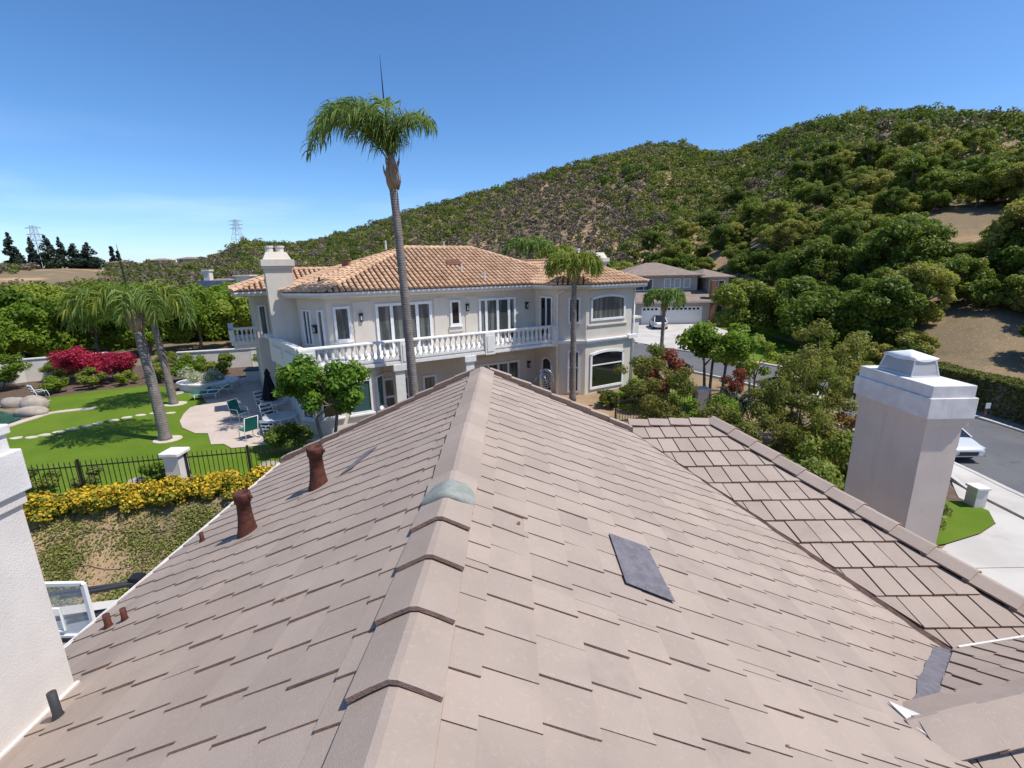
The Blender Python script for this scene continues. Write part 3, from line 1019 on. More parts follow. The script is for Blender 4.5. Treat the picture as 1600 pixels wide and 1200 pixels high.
# caps on the small ridge, on the raking edge and on the cross ridge
capS = cap_mesh('ridge_cap', .40, .135, .07, .022, .022, 5)
x = 1.95
while x < 3.2:
    inst('ridge_cap', capS, house, (x, YV + .02, ZV + .085), (0, rnd.gauss(0, .008), -pi / 2), (1, 1, 1)); x += .345
rk = Vector((HB_[0] - HT_[0], HB_[1] - HT_[1], z2(YB) - z2(YV))); rl = rk.length; rk.normalize()
kcap = 0
t = 0.0
capR = cap_mesh('rake_cap', .46, .15, .075, .024, .026, 6)
ang = atan2(-rk.x, rk.y)
while t < rl - .1:
    P = Vector((HT_[0], HT_[1], z2(YV) + .115)) + rk * (t + .42)
    o = inst('rake_cap', capR, house, P)
    o.rotation_euler = Euler((math.asin(-rk.z) * 1.0, rnd.gauss(0, .01), ang + pi), 'XYZ')
    t += .40
# outer fringe of the raking edge, a narrow band of stepped tiles
mb = MB()
sd = Vector((-rk.y, rk.x, 0)).normalized() * -1
if sd.x < 0: sd = -sd
fr = root
n_fr = 17
for k in range(n_fr):
    t0 = rl * k / n_fr; t1 = rl * (k + 1.15) / n_fr
    P0 = Vector((HT_[0], HT_[1], z2(YV) + .02)) + rk * t0; P1 = Vector((HT_[0], HT_[1], z2(YV) + .02)) + rk * t1
    o0, o1 = sd * .10, sd * .36
    m1 = MB()
    m1.hexa([P0 + o0 - Vector((0, 0, .04)), P0 + o1 - Vector((0, 0, .16)), P1 + o1 - Vector((0, 0, .115)), P1 + o0 - Vector((0, 0, .02)),
             P0 + o0 + Vector((0, 0, -.005)), P0 + o1 - Vector((0, 0, .105)), P1 + o1 - Vector((0, 0, .082)), P1 + o0 + Vector((0, 0, .015))])
    m1.build('rake_tile', M['tile'], house)
capC = cap_mesh('ridge_cap', .46, .20, .118, .024, .026, 7)
mb = MB()
pl_ = [gp_(-.06, -.20, .06), gp_(-.10, 0, .10), gp_(-.06, .20, .06), gp_(.14, .22, .075), gp_(.14, 0, .115), gp_(.14, -.22, .075)]
mb.add(pl_ + [p - Vector((0, 0, .12)) for p in pl_], [(0, 1, 4, 5), (1, 2, 3, 4), (0, 1, 7, 6), (1, 2, 8, 7), (2, 3, 9, 8), (3, 4, 10, 9), (4, 5, 11, 10), (5, 0, 6, 11)])
mb.build('mortar_plug', M['tile'], house)
x = -.02
while x < 3.6:
    P = gp_(x + .46, 0, .10)
    inst('ridge_cap', capC, house, P, (0, rnd.gauss(0, .008), pi / 2 + GA)); x += .40
mb = MB()
e0, e1 = Vector((2.47, 2.54, zmain(2.47) + .045)), Vector((2.67, 2.28, zmain(2.67) + .045))
mid_ = (e0 + e1) / 2
q_ = [e0, mid_ + Vector((-.045, -.035, .015)), e1, mid_ + Vector((.05, .04, .03))]
mb.add(q_ + [p - Vector((0, 0, .012)) for p in q_], [(0, 1, 2, 3), (7, 6, 5, 4), (0, 1, 5, 4), (1, 2, 6, 5), (2, 3, 7, 6), (3, 0, 4, 7)])
tag(mb.build('ridge_end_flashing', M['cap_w'], house), 'white metal end piece of the cross ridge')

# rake tiles at the far gable, both sides
for sx, ext in ((-1, EV), (1, VT[0] - RX)):
    t = .12
    while t < ext - .05:
        t1 = min(t + .335, ext + .02)
        m1 = MB()
        za, zb = zmain(RX + sx * t), zmain(RX + sx * t1)
        h0 = .085 + rnd.uniform(-.006, .008); h1 = .105 + rnd.uniform(-.006, .008)
        ya, yb = YR + .035 + rnd.uniform(-.006, .006), YR + .20
        m1.hexa([(RX + sx * t, ya, za - .10), (RX + sx * t1, ya, zb - .10), (RX + sx * t1, yb, zb - .12), (RX + sx * t, yb, za - .12),
                 (RX + sx * t, ya, za + h0), (RX + sx * t1, ya, zb + h1), (RX + sx * t1, yb, zb + h1 - .012), (RX + sx * t, yb, za + h0 - .012)])
        m1.m = [0] * 6; m1.m[2] = 1
        m1.build('rake_tile', [M['tile'], M['tile_edge']], house)
        t += .315
# white eave edge with gutter on the left, walls below
mb = MB()
xe, ze = RX - EV, zmain(RX - EV)
mb.box(xe - .048, xe - .036, Y0, YR + .2, ze - .05, ze + .018)
mb.box(xe - .035, xe - .004, Y0, YR + .2, ze - .16, ze + .005)
mb.build('gutter', M['cap_w'], house)
mb = MB()
mb.prism([(xe + .45, Y0 + .3), (4.3, Y0 + .3), (4.3, YB), (3.0, YR - .25), (xe + .45, YR - .25)], .15, 5.2)
mb.build('wall', M['stucco_g'], house)
mb = MB()
mb.add([(xe + .45, YR - .2, 5.0), (RX, YR - .2, 7.3), (VT[0] + .1, YR - .2, 6.2), (VT[0] + .1, YR - .2, .2), (xe + .45, YR - .2, .2),
        (xe + .45, YR - .35, 5.0), (RX, YR - .35, 7.3), (VT[0] + .1, YR - .35, 6.2), (VT[0] + .1, YR - .35, .2), (xe + .45, YR - .35, .2)],
       [(0, 1, 2, 3, 4), (9, 8, 7, 6, 5)] + [(i, (i + 1) % 5, 5 + (i + 1) % 5, 5 + i) for i in range(5)])
mb.build('gable_wall', M['stucco_g'], house)
mb = MB()
mb.prism([(1.9, YV - .1), (HT_[0] + .16, YV - .1), (HB_[0] + .18, YB), (6.3, YB - .1), (6.3, -.8), (3.0, -.8), (3.0, 3)], .15, 4.7)
mb.build('wall', M['stucco_g'], house)
mb = MB()
g0 = Vector((HT_[0], HT_[1], 0)) + sd * .18; g1 = Vector((HB_[0], HB_[1], 0)) + sd * .18
mb.add([(g0.x, g0.y, .3), (g1.x, g1.y, .3), (g1.x, g1.y, z2(YB) - .12), (g0.x, g0.y, z2(YV) - .12)], [(0, 1, 2, 3)])
mb.add([(1.9, YV + .05, .3), (g0.x, YV + .05, .3), (g0.x, YV + .05, z2(YV)), (1.9, YV + .05, z2(YV))], [(0, 1, 2, 3)])
mb.build('wall', M['stucco_g'], house)


# chimneys ------------------------------------------------------------------
def chimney_box(name, x0, x1, y0, y1, z0, z1, mats, bands, label):
    mb = MB(); mb.box(x0, x1, y0, y1, z0, z1)
    o = mb.build(name, mats[0], house)
    tag(o, label)
    bz = mb
    for (zb, zt, ov, mat) in bands:
        m1 = MB(); m1.box(x0 - ov, x1 + ov, y0 - ov, y1 + ov, zb, zt)
        c_ = m1.build('chimney_band', mat); c_.parent = o
        bv = c_.modifiers.new('bevel', 'BEVEL'); bv.width = .008; bv.segments = 2
    return o


chl = chimney_box('chimney', -3.95, -2.965, 1.2, 2.605, 5.6, 7.70, (M['stucco_w'],),
                  [(7.66, 7.745, .022, M['stucco_w']), (7.742, 8.0, .046, M['cap_w']), (7.996, 8.105, .014, M['cap_w']), (8.10, 8.16, .03, M['cap_w'])],
                  'white stucco chimney with stepped cap, close by on the left slope')
mb = MB(); mb.box(-2.97, -2.945, 1.19, 2.625, 6.22, 6.34); c_ = mb.build('base_flashing', M['stucco_w']); c_.parent = chl
cx0, cx1, cy0, cy1 = 5.86, 6.38, 6.35, 7.67
chr_ = chimney_box('chimney', cx0, cx1, cy0, cy1, .1, 6.70, (M['stucco_g'],),
                   [(6.695, 6.82, .042, M['stucco_g']), (6.817, 7.118, .075, M['cap_w']), (7.116, 7.289, .045, M['cap_w'])],
                   'grey stucco chimney with white cap and metal spark guard on the right')
# spark guard: corner posts, two bands, mesh and a pagoda lid
gx0, gx1, gy0, gy1, gz0, gz1 = cx0 + .08, cx1 - .03, cy0 + .48, cy1 - .18, 7.289, 7.545
mb = MB()
ins = .05
cor = [(gx0, gy0), (gx1, gy0), (gx1, gy1), (gx0, gy1)]
top = [(gx0 + ins, gy0 + ins), (gx1 - ins, gy0 + ins), (gx1 - ins, gy1 - ins), (gx0 + ins, gy1 - ins)]
for a, b in zip(cor, top): mb.bar((*a, gz0), (*b, gz1), .016)
for z_ in (gz0 + .012, gz1 - .01):
    t = (z_ - gz0) / (gz1 - gz0)
    ring = [(a[0] + (b[0] - a[0]) * t, a[1] + (b[1] - a[1]) * t, z_) for a, b in zip(cor, top)]
    for k in range(4): mb.bar(ring[k], ring[(k + 1) % 4], .014)
o = mb.build('spark_guard', M['white']); o.parent = chr_
mb = MB()
for k in range(4):
    a, b, c, d = cor[k], cor[(k + 1) % 4], top[(k + 1) % 4], top[k]
    L4 = lambda p, q, t: (p[0] + (q[0] - p[0]) * t, p[1] + (q[1] - p[1]) * t, gz0 + (gz1 - gz0) * t)
    mb.quad(L4(a, d, .3), L4(b, c, .3), L4(b, c, .66), L4(a, d, .66))
o = mb.build('guard_band', M['white']); o.parent = chr_
mb = MB()
for k in range(4):
    a, b, c, d = cor[k], cor[(k + 1) % 4], top[(k + 1) % 4], top[k]
    mb.quad((*a, gz0 + .005), (*b, gz0 + .005), (*c, gz1), (*d, gz1))
o = mb.build('mesh_screen', M['screen']); o.parent = chr_
mb = MB()
cxm, cym = (gx0 + gx1) / 2, (gy0 + gy1) / 2
hxl, hyl = (gx1 - gx0) / 2 * .90, (gy1 - gy0) / 2 * .92
rings_ = []
for t in (1.0, .62, .28, 0.0):
    ring = []
    for k in range(24):
        sd4, f = k // 6, (k % 6) / 6 * 2 - 1
        u, v = ((f, -1), (1, f), (-f, 1), (-1, -f))[sd4]
        sag = -.045 * (1 - f * f) * t ** 3
        ring.append((cxm + u * hxl * t, cym + v * hyl * t, gz1 + .02 + sag + .085 * (1 - t)))
    rings_.append(ring)
for a_, b_ in zip(rings_[:-1], rings_[1:]):
    for k in range(24): mb.quad(a_[k], a_[(k + 1) % 24], b_[(k + 1) % 24], b_[k])
o = mb.build('guard_lid', M['white'], smooth=True); o.parent = chr_
so = o.modifiers.new('solid', 'SOLIDIFY'); so.thickness = .012


# vents and flashings on the slopes --------------------------------------------
def vent_pipe(x, y, h, r, label):
    z = zmain(x)
    mb = MB()
    pr = [(r * 1.75, -.06), (r * 1.6, .03), (r * 1.38, .09), (r * 1.2, .16), (r * 1.08, .24), (r, h - .105), (r * 1.22, h - .10), (r * 1.26, h - .02), (r * 1.22, h), (r * .96, h), (r * .92, h - .09)]
    mb.lathe((x, y, z), pr, 18)
    o = mb.build('vent_pipe', M['rust'], house, smooth=True)
    tag(o, label)
    m2 = MB(); m2.bar((x + r * 1.2, y, z + h - .05), (x + r * 1.55, y - .01, z + h - .05), .03); b = m2.build('clamp', M['rust']); b.parent = o
    m3 = MB(); sx = -1 if x < RX else 1
    w = r * 2.5
    m3.hexa([(x - w, y - w, zmain(x - w) + .02), (x + w, y - w, zmain(x + w) + .02), (x + w, y + w, zmain(x + w) + .02), (x - w, y + w, zmain(x - w) + .02),
             (x - w, y - w, zmain(x - w) + .036), (x + w, y - w, zmain(x + w) + .036), (x + w, y + w, zmain(x + w) + .036), (x - w, y + w, zmain(x - w) + .036)])
    b = m3.build('pipe_flange', M['tile']); b.parent = o


vent_pipe(-2.66, 4.24, .47, .062, 'rusty brown vent pipe nearer the eave')
vent_pipe(-2.13, 4.77, .49, .068, 'rusty brown vent pipe nearer the ridge')
for (x, y, h, r, mt) in ((-3.47, 4.70, .13, .022, 'rust'), (-3.42, 3.38, .15, .026, 'rust'), (-3.26, 3.37, .14, .022, 'rust'), (-2.76, 2.29, .21, .024, 'darkgrey')):
    mb = MB(); mb.lathe((x, y, zmain(x)), [(r * 1.6, -.02), (r * 1.4, .03), (r, .06), (r, h), (r * .7, h)], 10)
    mb.build('small_vent', M[mt], house, smooth=True)


def flash_patch(pts, side, label, lift=.045):
    mb = MB()
    n = len(pts)
    V3 = [(p[0], p[1], zmain(p[0]) + lift + (p[2] if len(p) > 2 else 0)) for p in pts]
    mb.add(V3 + [(v[0], v[1], v[2] - .006) for v in V3], [tuple(range(n)), tuple(range(n, 2 * n))[::-1]] + [(i, (i + 1) % n, n + (i + 1) % n, n + i) for i in range(n)])
    tag(mb.build('flashing_patch', M['lead'], house), label)


flash_patch([(.755, 3.38), (1.07, 3.40), (1.075, 2.74, .012), (.745, 2.765)], 1, 'dark grey metal sheet patched into the right slope')
flash_patch([(-1.90, 4.80), (-1.79, 4.86), (-1.62, 5.32), (-1.76, 5.28)], -1, 'small grey metal sheet on the left slope')
# crumbs of broken tile
for (x, y) in ((.03, 3.02), (-1.45, 2.55), (-1.15, 2.72), (1.35, 1.86)):
    mb = MB(); s = rnd.uniform(.008, .016); z = zmain(x) + .036
    mb.hexa([(x - s, y - s * .6, z - .01), (x + s, y - s * .5, z - .01), (x + s * .8, y + s * .6, z - .01), (x - s * .7, y + s * .5, z - .01),
             (x - s * .6, y - s * .4, z + s * .5), (x + s * .5, y - s * .3, z + s * .6), (x + s * .5, y + s * .3, z + s * .4), (x - s * .4, y + s * .3, z + s * .5)])
    mb.build('tile_crumb', M['tile_edge'], house)


# ------------------------------------------------------------------ the neighbour's house
HA = radians(59.5)
HO = Vector((-8.6, 18.9)); HU = Vector((sin(HA), cos(HA))); HWv = Vector((-cos(HA), sin(HA)))
GZN = 2.0


def hp(u, w, z):
    q = HO + HU * u + HWv * w
    return Vector((q.x, q.y, z))


nb = root('neighbour_house', hp(7, 6, GZN), 'two storey stucco house with terracotta hip roof and long white balcony', 'house')


class Wall:
    """vertical wall face from plan point a to b (house coordinates); outward is to the right of a->b"""
    def __init__(self, a, b, f=hp):
        self.a, self.b = a, b
        self.len = hypot(b[0] - a[0], b[1] - a[1])
        self.d = ((b[0] - a[0]) / self.len, (b[1] - a[1]) / self.len)
        self.n = (self.d[1], -self.d[0])
        self.f = f

    def p(self, s, z, o=0.0):
        return self.f(self.a[0] + self.d[0] * s + self.n[0] * o, self.a[1] + self.d[1] * s + self.n[1] * o, z)

    def box(self, mb, s0, s1, z0, z1, o0, o1, mi=0):
        mb.hexa([self.p(s0, z0, o0), self.p(s1, z0, o0), self.p(s1, z0, o1), self.p(s0, z0, o1),
                 self.p(s0, z1, o0), self.p(s1, z1, o0), self.p(s1, z1, o1), self.p(s0, z1, o1)], mi)


def window(wall, s0, s1, z0, z1, par, name='window', cols=1, rows=None, fw=.10, mull=.06, glass='glass', trim='trim', arch=0.0, sill=False, proud=.07, wide=None):
    """frame with mullions as the part, each pane a sub-part; rows: list of z cuts; wide: relative pane widths"""
    mb = MB()
    W_ = wall
    W_.box(mb, s0, s0 + fw, z0, z1, -.02, proud)
    W_.box(mb, s1 - fw, s1, z0, z1, -.02, proud)
    W_.box(mb, s0 + fw, s1 - fw, z0, z0 + fw, -.02, proud - .002)
    if not arch: W_.box(mb, s0 + fw, s1 - fw, z1 - fw, z1, -.02, proud - .002)
    wide = wide or [1] * cols
    tot = sum(wide); iw = (s1 - s0 - 2 * fw)
    cuts = [s0 + fw + iw * sum(wide[:k]) / tot for k in range(len(wide) + 1)]
    zr = [z0 + fw] + list(rows or []) + [z1 - (0 if arch else fw)]
    for c_ in cuts[1:-1]: W_.box(mb, c_ - mull / 2, c_ + mull / 2, z0 + fw, z1 - (0 if arch else fw), -.02, proud - .012)
    for r_ in zr[1:-1]: W_.box(mb, s0 + fw, s1 - fw, r_ - mull / 2, r_ + mull / 2, -.02, proud - .016)
    na = 10
    arcz = lambda s: z1 + arch * (1 - ((s - (s0 + s1) / 2) / ((s1 - s0) / 2)) ** 2) if arch else z1
    if arch:
        for k in range(na):
            a, b = s0 + (s1 - s0) * k / na, s0 + (s1 - s0) * (k + 1) / na
            mb.hexa([W_.p(a, arcz(a) - fw, -.02), W_.p(b, arcz(b) - fw, -.02), W_.p(b, arcz(b) - fw, proud), W_.p(a, arcz(a) - fw, proud),
                     W_.p(a, arcz(a), -.02), W_.p(b, arcz(b), -.02), W_.p(b, arcz(b), proud), W_.p(a, arcz(a), proud)])
    if sill: W_.box(mb, s0 - .06, s1 + .06, z0 - .07, z0 + .003, -.02, proud + .05)
    o = mb.build(name, M[trim], par)
    for i in range(len(cuts) - 1):
        for j in range(len(zr) - 1):
            a, b = cuts[i] + (mull / 2 if i else 0), cuts[i + 1] - (mull / 2 if i < len(cuts) - 2 else 0)
            c_, d_ = zr[j] + (mull / 2 if j else 0), zr[j + 1] - (mull / 2 if j < len(zr) - 2 else 0)
            m2 = MB()
            if arch and j == len(zr) - 2:
                n_ = 8
                lo = [W_.p(a + (b - a) * k / n_, c_, .012) for k in range(n_ + 1)]
                hi = [W_.p(a + (b - a) * k / n_, arcz(a + (b - a) * k / n_) - fw, .012) for k in range(n_ + 1)]
                for k in range(n_): m2.quad(lo[k], lo[k + 1], hi[k + 1], hi[k])
            else:
                W_.box(m2, a, b, c_, d_, 0, .012)
            q = m2.build('pane', M[glass]); q.parent = o
    return o


def wall_solid(par, poly, z0, z1, mat='stucco_n', f=hp, name='wall'):
    mb = MB()
    n = len(poly)
    mb.add([f(p[0], p[1], z0) for p in poly] + [f(p[0], p[1], z1) for p in poly],
           [tuple(range(n))[::-1], tuple(range(n, 2 * n))] + [(i, (i + 1) % n, n + (i + 1) % n, n + i) for i in range(n)])
    return mb.build(name, M[mat], par)


# walls: main block with chamfered corner, left wing, bay on the right
main_poly = [(1.6, 2.2), (13.0, 2.2), (13.0, 11), (.6, 11), (.6, 3.5)]
wall_solid(nb, main_poly, GZN - .3, 7.78)
wing_poly = [(-1.05, 7.4), (2, 7.4), (2, 13), (-1.05, 13)]
wall_solid(nb, wing_poly, GZN - .3, 7.78)
bay_poly = [(12.9, .0), (14.1, -.9), (17.5, -.9), (17.5, 9), (12.9, 9)]
wall_solid(nb, bay_poly, GZN - .5, 7.78)
# low bay under the balcony corner
low_poly = [(-.1, 1.0), (.5, .12), (2.9, .12), (3.6, .9), (3.6, 2.3), (.62, 5.0), (-.1, 4.6)]
wall_solid(nb, low_poly, GZN - .3, 4.79, 'stucco_n')

front = Wall((1.6, 2.2), (13.0, 2.2))
cham = Wall((.6, 3.5), (1.6, 2.2))
ret = Wall((12.9, 2.2), (12.9, .0))
bang = Wall((12.9, .0), (14.1, -.9))
bayf = Wall((14.1, -.9), (17.5, -.9))
wingf = Wall((-1.05, 7.4), (.6, 7.4))
wingl = Wall((-1.05, 13), (-1.05, 7.4))
sidel = Wall((.6, 7.4), (.6, 3.5))
U = lambda u: u - 1.6
window(front, U(1.87), U(2.62), 5.72, 7.33, nb, fw=.11, glass='glass', sill=True)
window(front, U(3.79), U(6.62), 4.98, 7.36, nb, 'french_door', 4, fw=.13, mull=.15, wide=[1, 1, 1, 1])
window(front, U(7.62), U(8.22), 6.03, 7.34, nb, fw=.11, glass='glass_d', sill=True)
window(front, U(9.28), U(11.58), 4.98, 7.34, nb, 'french_door', 4, fw=.12, mull=.14, wide=[.45, 1, 1, .45])
window(ret, .55, 1.75, 4.98, 7.36, nb, 'french_door', 2, fw=.1, mull=.10, glass='glass_d')
window(cham, .22, .72, 5.55, 7.2, nb, 'window', 2, fw=.07, mull=.06)
window(cham, 1.1, 1.45, 5.2, 7.2, nb, 'window', 1, fw=.08)
window(bang, .55, 1.2, 5.95, 7.32, nb, 'window', 1, fw=.1, glass='glass_d')
window(bang, .55, 1.2, 2.15, 4.5, nb, 'window', 1, rows=[3.55], fw=.1, glass='glass_d')
window(bayf, .28, 2.75, 6.05, 7.27, nb, 'window', 1, fw=.12, arch=.16, glass='glass')
window(bayf, .32, 2.78, 2.25, 4.25, nb, 'window', 1, rows=[3.6], fw=.13, arch=.16, glass='glass_d')
window(wingf, .16, .55, 5.55, 7.25, nb, 'window', 1, fw=.08)
window(wingf, .78, 1.5, 5.55, 7.25, nb, 'window', 2, fw=.08, glass='glass_d')
window(front, U(3.85), U(5.2), 2.05, 3.72, nb, 'window', 2, rows=[2.75], fw=.11, mull=.11)
window(front, U(5.9), U(6.68), 2.05, 3.6, nb, 'window', 1, fw=.12, glass='glass')
window(front, U(9.0), U(11.78), 2.05, 3.78, nb, 'french_door', 4, fw=.12, mull=.12)
archw = Wall((12.9, 2.2), (12.9, .0))
window(archw, .72, 1.72, 2.05, 3.72, nb, 'window', 1, rows=[3.2], fw=.1, arch=.28, glass='glass_d')
lowf = Wall((.5, .12), (2.9, .12)); lowa = Wall((-.1, 1.0), (.5, .12)); lowb = Wall((2.9, .12), (3.6, .9)); lows = Wall((-.1, 4.6), (-.1, 1.0))
window(lowf, .12, 1.0, 2.75, 4.3, nb, 'window', 1, fw=.09, glass='glass_d', sill=True)
window(lowf, 1.3, 2.3, 2.75, 4.3, nb, 'window', 1, fw=.09, glass='glass_t', sill=True)
window(lowa, .2, .85, 2.75, 4.3, nb, 'window', 1, fw=.08, glass='glass_t', sill=True)
window(lowb, .18, .9, 2.75, 4.3, nb, 'window', 1, fw=.08, glass='glass_t', sill=True)
window(lows, .5, 2.9, 2.05, 4.4, nb, 'french_door', 3, fw=.12, mull=.12)

# plaster panels, aprons and shadow lines
for (W_, s0, s1, z0, z1, pr_) in ((front, U(2.75), U(3.62), 5.0, 7.5, .035), (front, U(6.75), U(7.45), 5.0, 7.5, .035), (front, U(8.5), U(9.18), 5.0, 7.5, .035),
                               (front, U(7.5), U(8.35), 5.72, 5.92, .06), (bayf, .1, 2.95, 5.78, 5.86, .07), (front, U(3.6), U(5.5), 3.98, 4.05, .04), (front, U(8.9), U(12), 4.1, 4.17, .04)):
    mb = MB(); W_.box(mb, s0, s1, z0, z1, -.01, pr_)
    mb.build('wall_moulding', M['stucco_n'], nb)
# white belt course round the bay, corner quoin strips, downpipes
mb = MB()
for W_ in (bang, bayf):
    W_.box(mb, -.04, W_.len + .04, 4.86, 4.98, -.01, .10); W_.box(mb, -.06, W_.len + .06, 4.98, 5.06, -.01, .15)
bayf.box(mb, 2.95, 3.62, 4.90, 5.12, .0, .22)
mb.build('belt_course', M['trim'], nb)
mb = MB()
mb.tube([hp(12.82, -.06, GZN), hp(12.82, -.06, 7.5), hp(12.9, -.5, 7.72)], .045, 8)
mb.build('downpipe', M['trim'], nb, smooth=True)
mb = MB()
mb.tube([hp(17.52, -.96, GZN), hp(17.52, -.96, 7.72)], .045, 8)
mb.build('downpipe', M['trim'], nb, smooth=True)
mb = MB()
mb.hexa([hp(17.5, -.7, 5.05), hp(18.2, -.7, 5.05), hp(18.2, 1.5, 5.05), hp(17.5, 1.5, 5.05), hp(17.5, -.7, 6.0), hp(18.2, -.7, 6.0), hp(18.2, 1.5, 6.0), hp(17.5, 1.5, 6.0)])
mb.hexa([hp(17.5, -.8, 5.95), hp(18.3, -.8, 5.95), hp(18.3, 1.6, 5.95), hp(17.5, 1.6, 5.95), hp(17.5, -.8, 6.07), hp(18.3, -.8, 6.07), hp(18.3, 1.6, 6.07), hp(17.5, 1.6, 6.07)])
mb.build('side_parapet', M['stucco_w'], nb)
# wall lamps
for (W_, s, z) in ((front, U(3.1), 6.75), (front, U(8.6), 6.9), (front, U(12.3), 6.8), (front, U(12.4), 3.4), (lows, 3.2, 3.7), (cham, .92, 6.3)):
    mb = MB(); W_.box(mb, s - .07, s + .07, z - .17, z + .17, 0, .12); W_.box(mb, s - .10, s + .10, z + .17, z + .22, 0, .16); W_.box(mb, s - .035, s + .035, z - .1, z + .1, .12, .135, 1)
    mb.build('wall_lamp', [M['black'], M['tableglass']], nb)

# soffit, fascia and gutter
EZ = 7.99


def eave_ring(pts, inner):
    m1, m2 = MB(), MB()
    n = len(pts)
    for i in range(n - 1):
        a, b = pts[i], pts[i + 1]; c_, d_ = inner[i + 1], inner[i]
        m1.hexa([hp(d_[0], d_[1], 7.70), hp(c_[0], c_[1], 7.70), hp(b[0], b[1], 7.78), hp(a[0], a[1], 7.78), hp(d_[0], d_[1], 7.95), hp(c_[0], c_[1], 7.95), hp(b[0], b[1], 7.93), hp(a[0], a[1], 7.93)])
        A_, B_2 = hp(a[0], a[1], 0), hp(b[0], b[1], 0)
        m2.bar((A_.x, A_.y, 7.93), (B_2.x, B_2.y, 7.93), .07, .10)
    m1.build('soffit', M['stucco_n'], nb); m2.build('gutter', M['trim'], nb)


eave_ring([(.05, 7.0), (.05, 3.2), (1.36, 1.70), (12.4, 1.70), (12.4, -.25), (13.92, -1.38), (18.0, -1.38), (18.0, 8)],
          [(.6, 7.0), (.6, 3.5), (1.6, 2.2), (12.9, 2.2), (12.9, 0), (14.1, -.9), (17.5, -.9), (17.5, 8)])
eave_ring([(-1.9, 13.6), (-1.9, 6.65), (.5, 6.65)], [(-1.05, 13), (-1.05, 7.4), (.6, 7.4)])

# roof --------------------------------------------------------------------------
roof = MB()


def barrel_plane(acc, p0, p1, poly, tw=.265, te=.37, seed=0):
    """p0->p1 the eave; poly 3D outline of the plane"""
    g = random.Random(seed)
    p0, p1 = Vector(p0), Vector(p1)
    A = (p1 - p0).normalized()
    far = max((Vector(q) for q in poly), key=lambda q: ((q - p0) - A * (q - p0).dot(A)).length)
    Bv = ((far - p0) - A * (far - p0).dot(A)).normalized()
    Nn = A.cross(Bv)
    if Nn.z < 0: Nn = -Nn
    P2 = [((Vector(q) - p0).dot(A), (Vector(q) - p0).dot(Bv)) for q in poly]

    def inside(x, y):
        c_ = False
        for i in range(len(P2)):
            (x0, y0), (x1, y1) = P2[i], P2[(i + 1) % len(P2)]
            if (y0 > y) != (y1 > y) and x < (x1 - x0) * (y - y0) / (y1 - y0) + x0: c_ = not c_
        return c_
    amin, amax = min(p[0] for p in P2), max(p[0] for p in P2)
    bmax = max(p[1] for p in P2)
    j = 0
    while j * te < bmax:
        a = amin + tw * .5
        while a < amax:
            if inside(a, j * te + te * .5):
                base = len(acc['v'])
                lift = g.uniform(0, .012); dx = g.uniform(-.008, .008)
                for (bb, cc, rs) in ((j * te - .035, .045 + lift, 1.0), (j * te + te, .012 + lift, .94)):
                    for k in range(6):
                        th = pi * k / 5
                        x = a + dx - cos(th) * tw * .385 * rs; c_ = cc + sin(th) * .115 * rs
                        acc['v'].append(tuple(p0 + A * x + Bv * bb + Nn * c_))
                for k in range(5): acc['f'].append((base + k, base + k + 1, base + k + 7, base + k + 6))
                acc['f'].append(tuple(base + k for k in range(6)))
                acc['t'] += [g.random()] * 12
            a += tw
        j += 1


def finish_tiles(acc, parent, name='roof_tiles', mat='terra'):
    me = bpy.data.meshes.new(name)
    me.from_pydata(acc['v'], [], acc['f'])
    me.materials.append(M[mat])
    at = me.attributes.new('tint', 'FLOAT', 'POINT'); at.data.foreach_set('value', acc['t'])
    me.update()
    o = link(name, me)
    o.parent = parent
    tag(o, kind='stuff')


def hip_caps(parent, a, b, r=.13, step=.36, lift=.07):
    """half round cover tiles along a hip or ridge, joined along one line"""
    a, b = Vector(a), Vector(b)
    d = (b - a); n = max(1, int(d.length / step)); d.normalize()
    s = d.cross(Vector((0, 0, 1))).normalized(); t = s.cross(d).normalized()
    acc = dict(v=[], f=[], t=[])
    for i in range(n):
        p = a + (b - a) * (i / n); q = a + (b - a) * ((i + 1.12) / n)
        base = len(acc['v'])
        for (pt, rr, l) in ((p, r * 1.08, lift + .025), (q, r * .94, lift)):
            for k in range(6):
                th = pi * k / 5
                acc['v'].append(tuple(pt + s * cos(th) * rr + t * (sin(th) * rr + l - .06)))
        for k in range(5): acc['f'].append((base + k, base + k + 1, base + k + 7, base + k + 6))
        acc['f'].append(tuple(base + k for k in range(6)))
        acc['t'] += [rnd.random()] * 12
    finish_tiles(acc, parent, 'hip_cap_tiles')


RIDGE_Z = 10.08
ap, ap2 = hp(6.9, 6.5, RIDGE_Z), hp(11.0, 6.5, RIDGE_Z)
pl = dict(
    front=[hp(1.36, 1.65, EZ), hp(16.2, 1.65, EZ), ap2, ap],
    cham=[hp(0, 3.2, EZ), hp(1.36, 1.65, EZ), ap],
    left=[hp(0, 11.75, EZ), hp(0, 3.2, EZ), ap],
    right=[hp(16.2, 1.65, EZ), hp(16.2, 11.75, EZ), ap2],
    back=[hp(16.2, 11.75, EZ), hp(0, 11.75, EZ), ap, ap2])
bz_ = EZ + .40 * 3.1
b1, b2 = hp(15.2, 1.5, bz_), hp(15.2, 9.0, bz_)
bpl = dict(
    bf=[hp(13.9, -1.43, EZ), hp(18.05, -1.43, EZ), b1], bc=[hp(12.35, -.25, EZ), hp(13.9, -1.43, EZ), b1],
    bl=[hp(12.35, 9.0, EZ), hp(12.35, -.25, EZ), b1, b2], br=[hp(18.05, -1.43, EZ), hp(18.05, 9.0, EZ), b2, b1])
wz = EZ + 1.0
w1, w2 = hp(.9, 9.3, wz), hp(5.2, 9.3, wz)
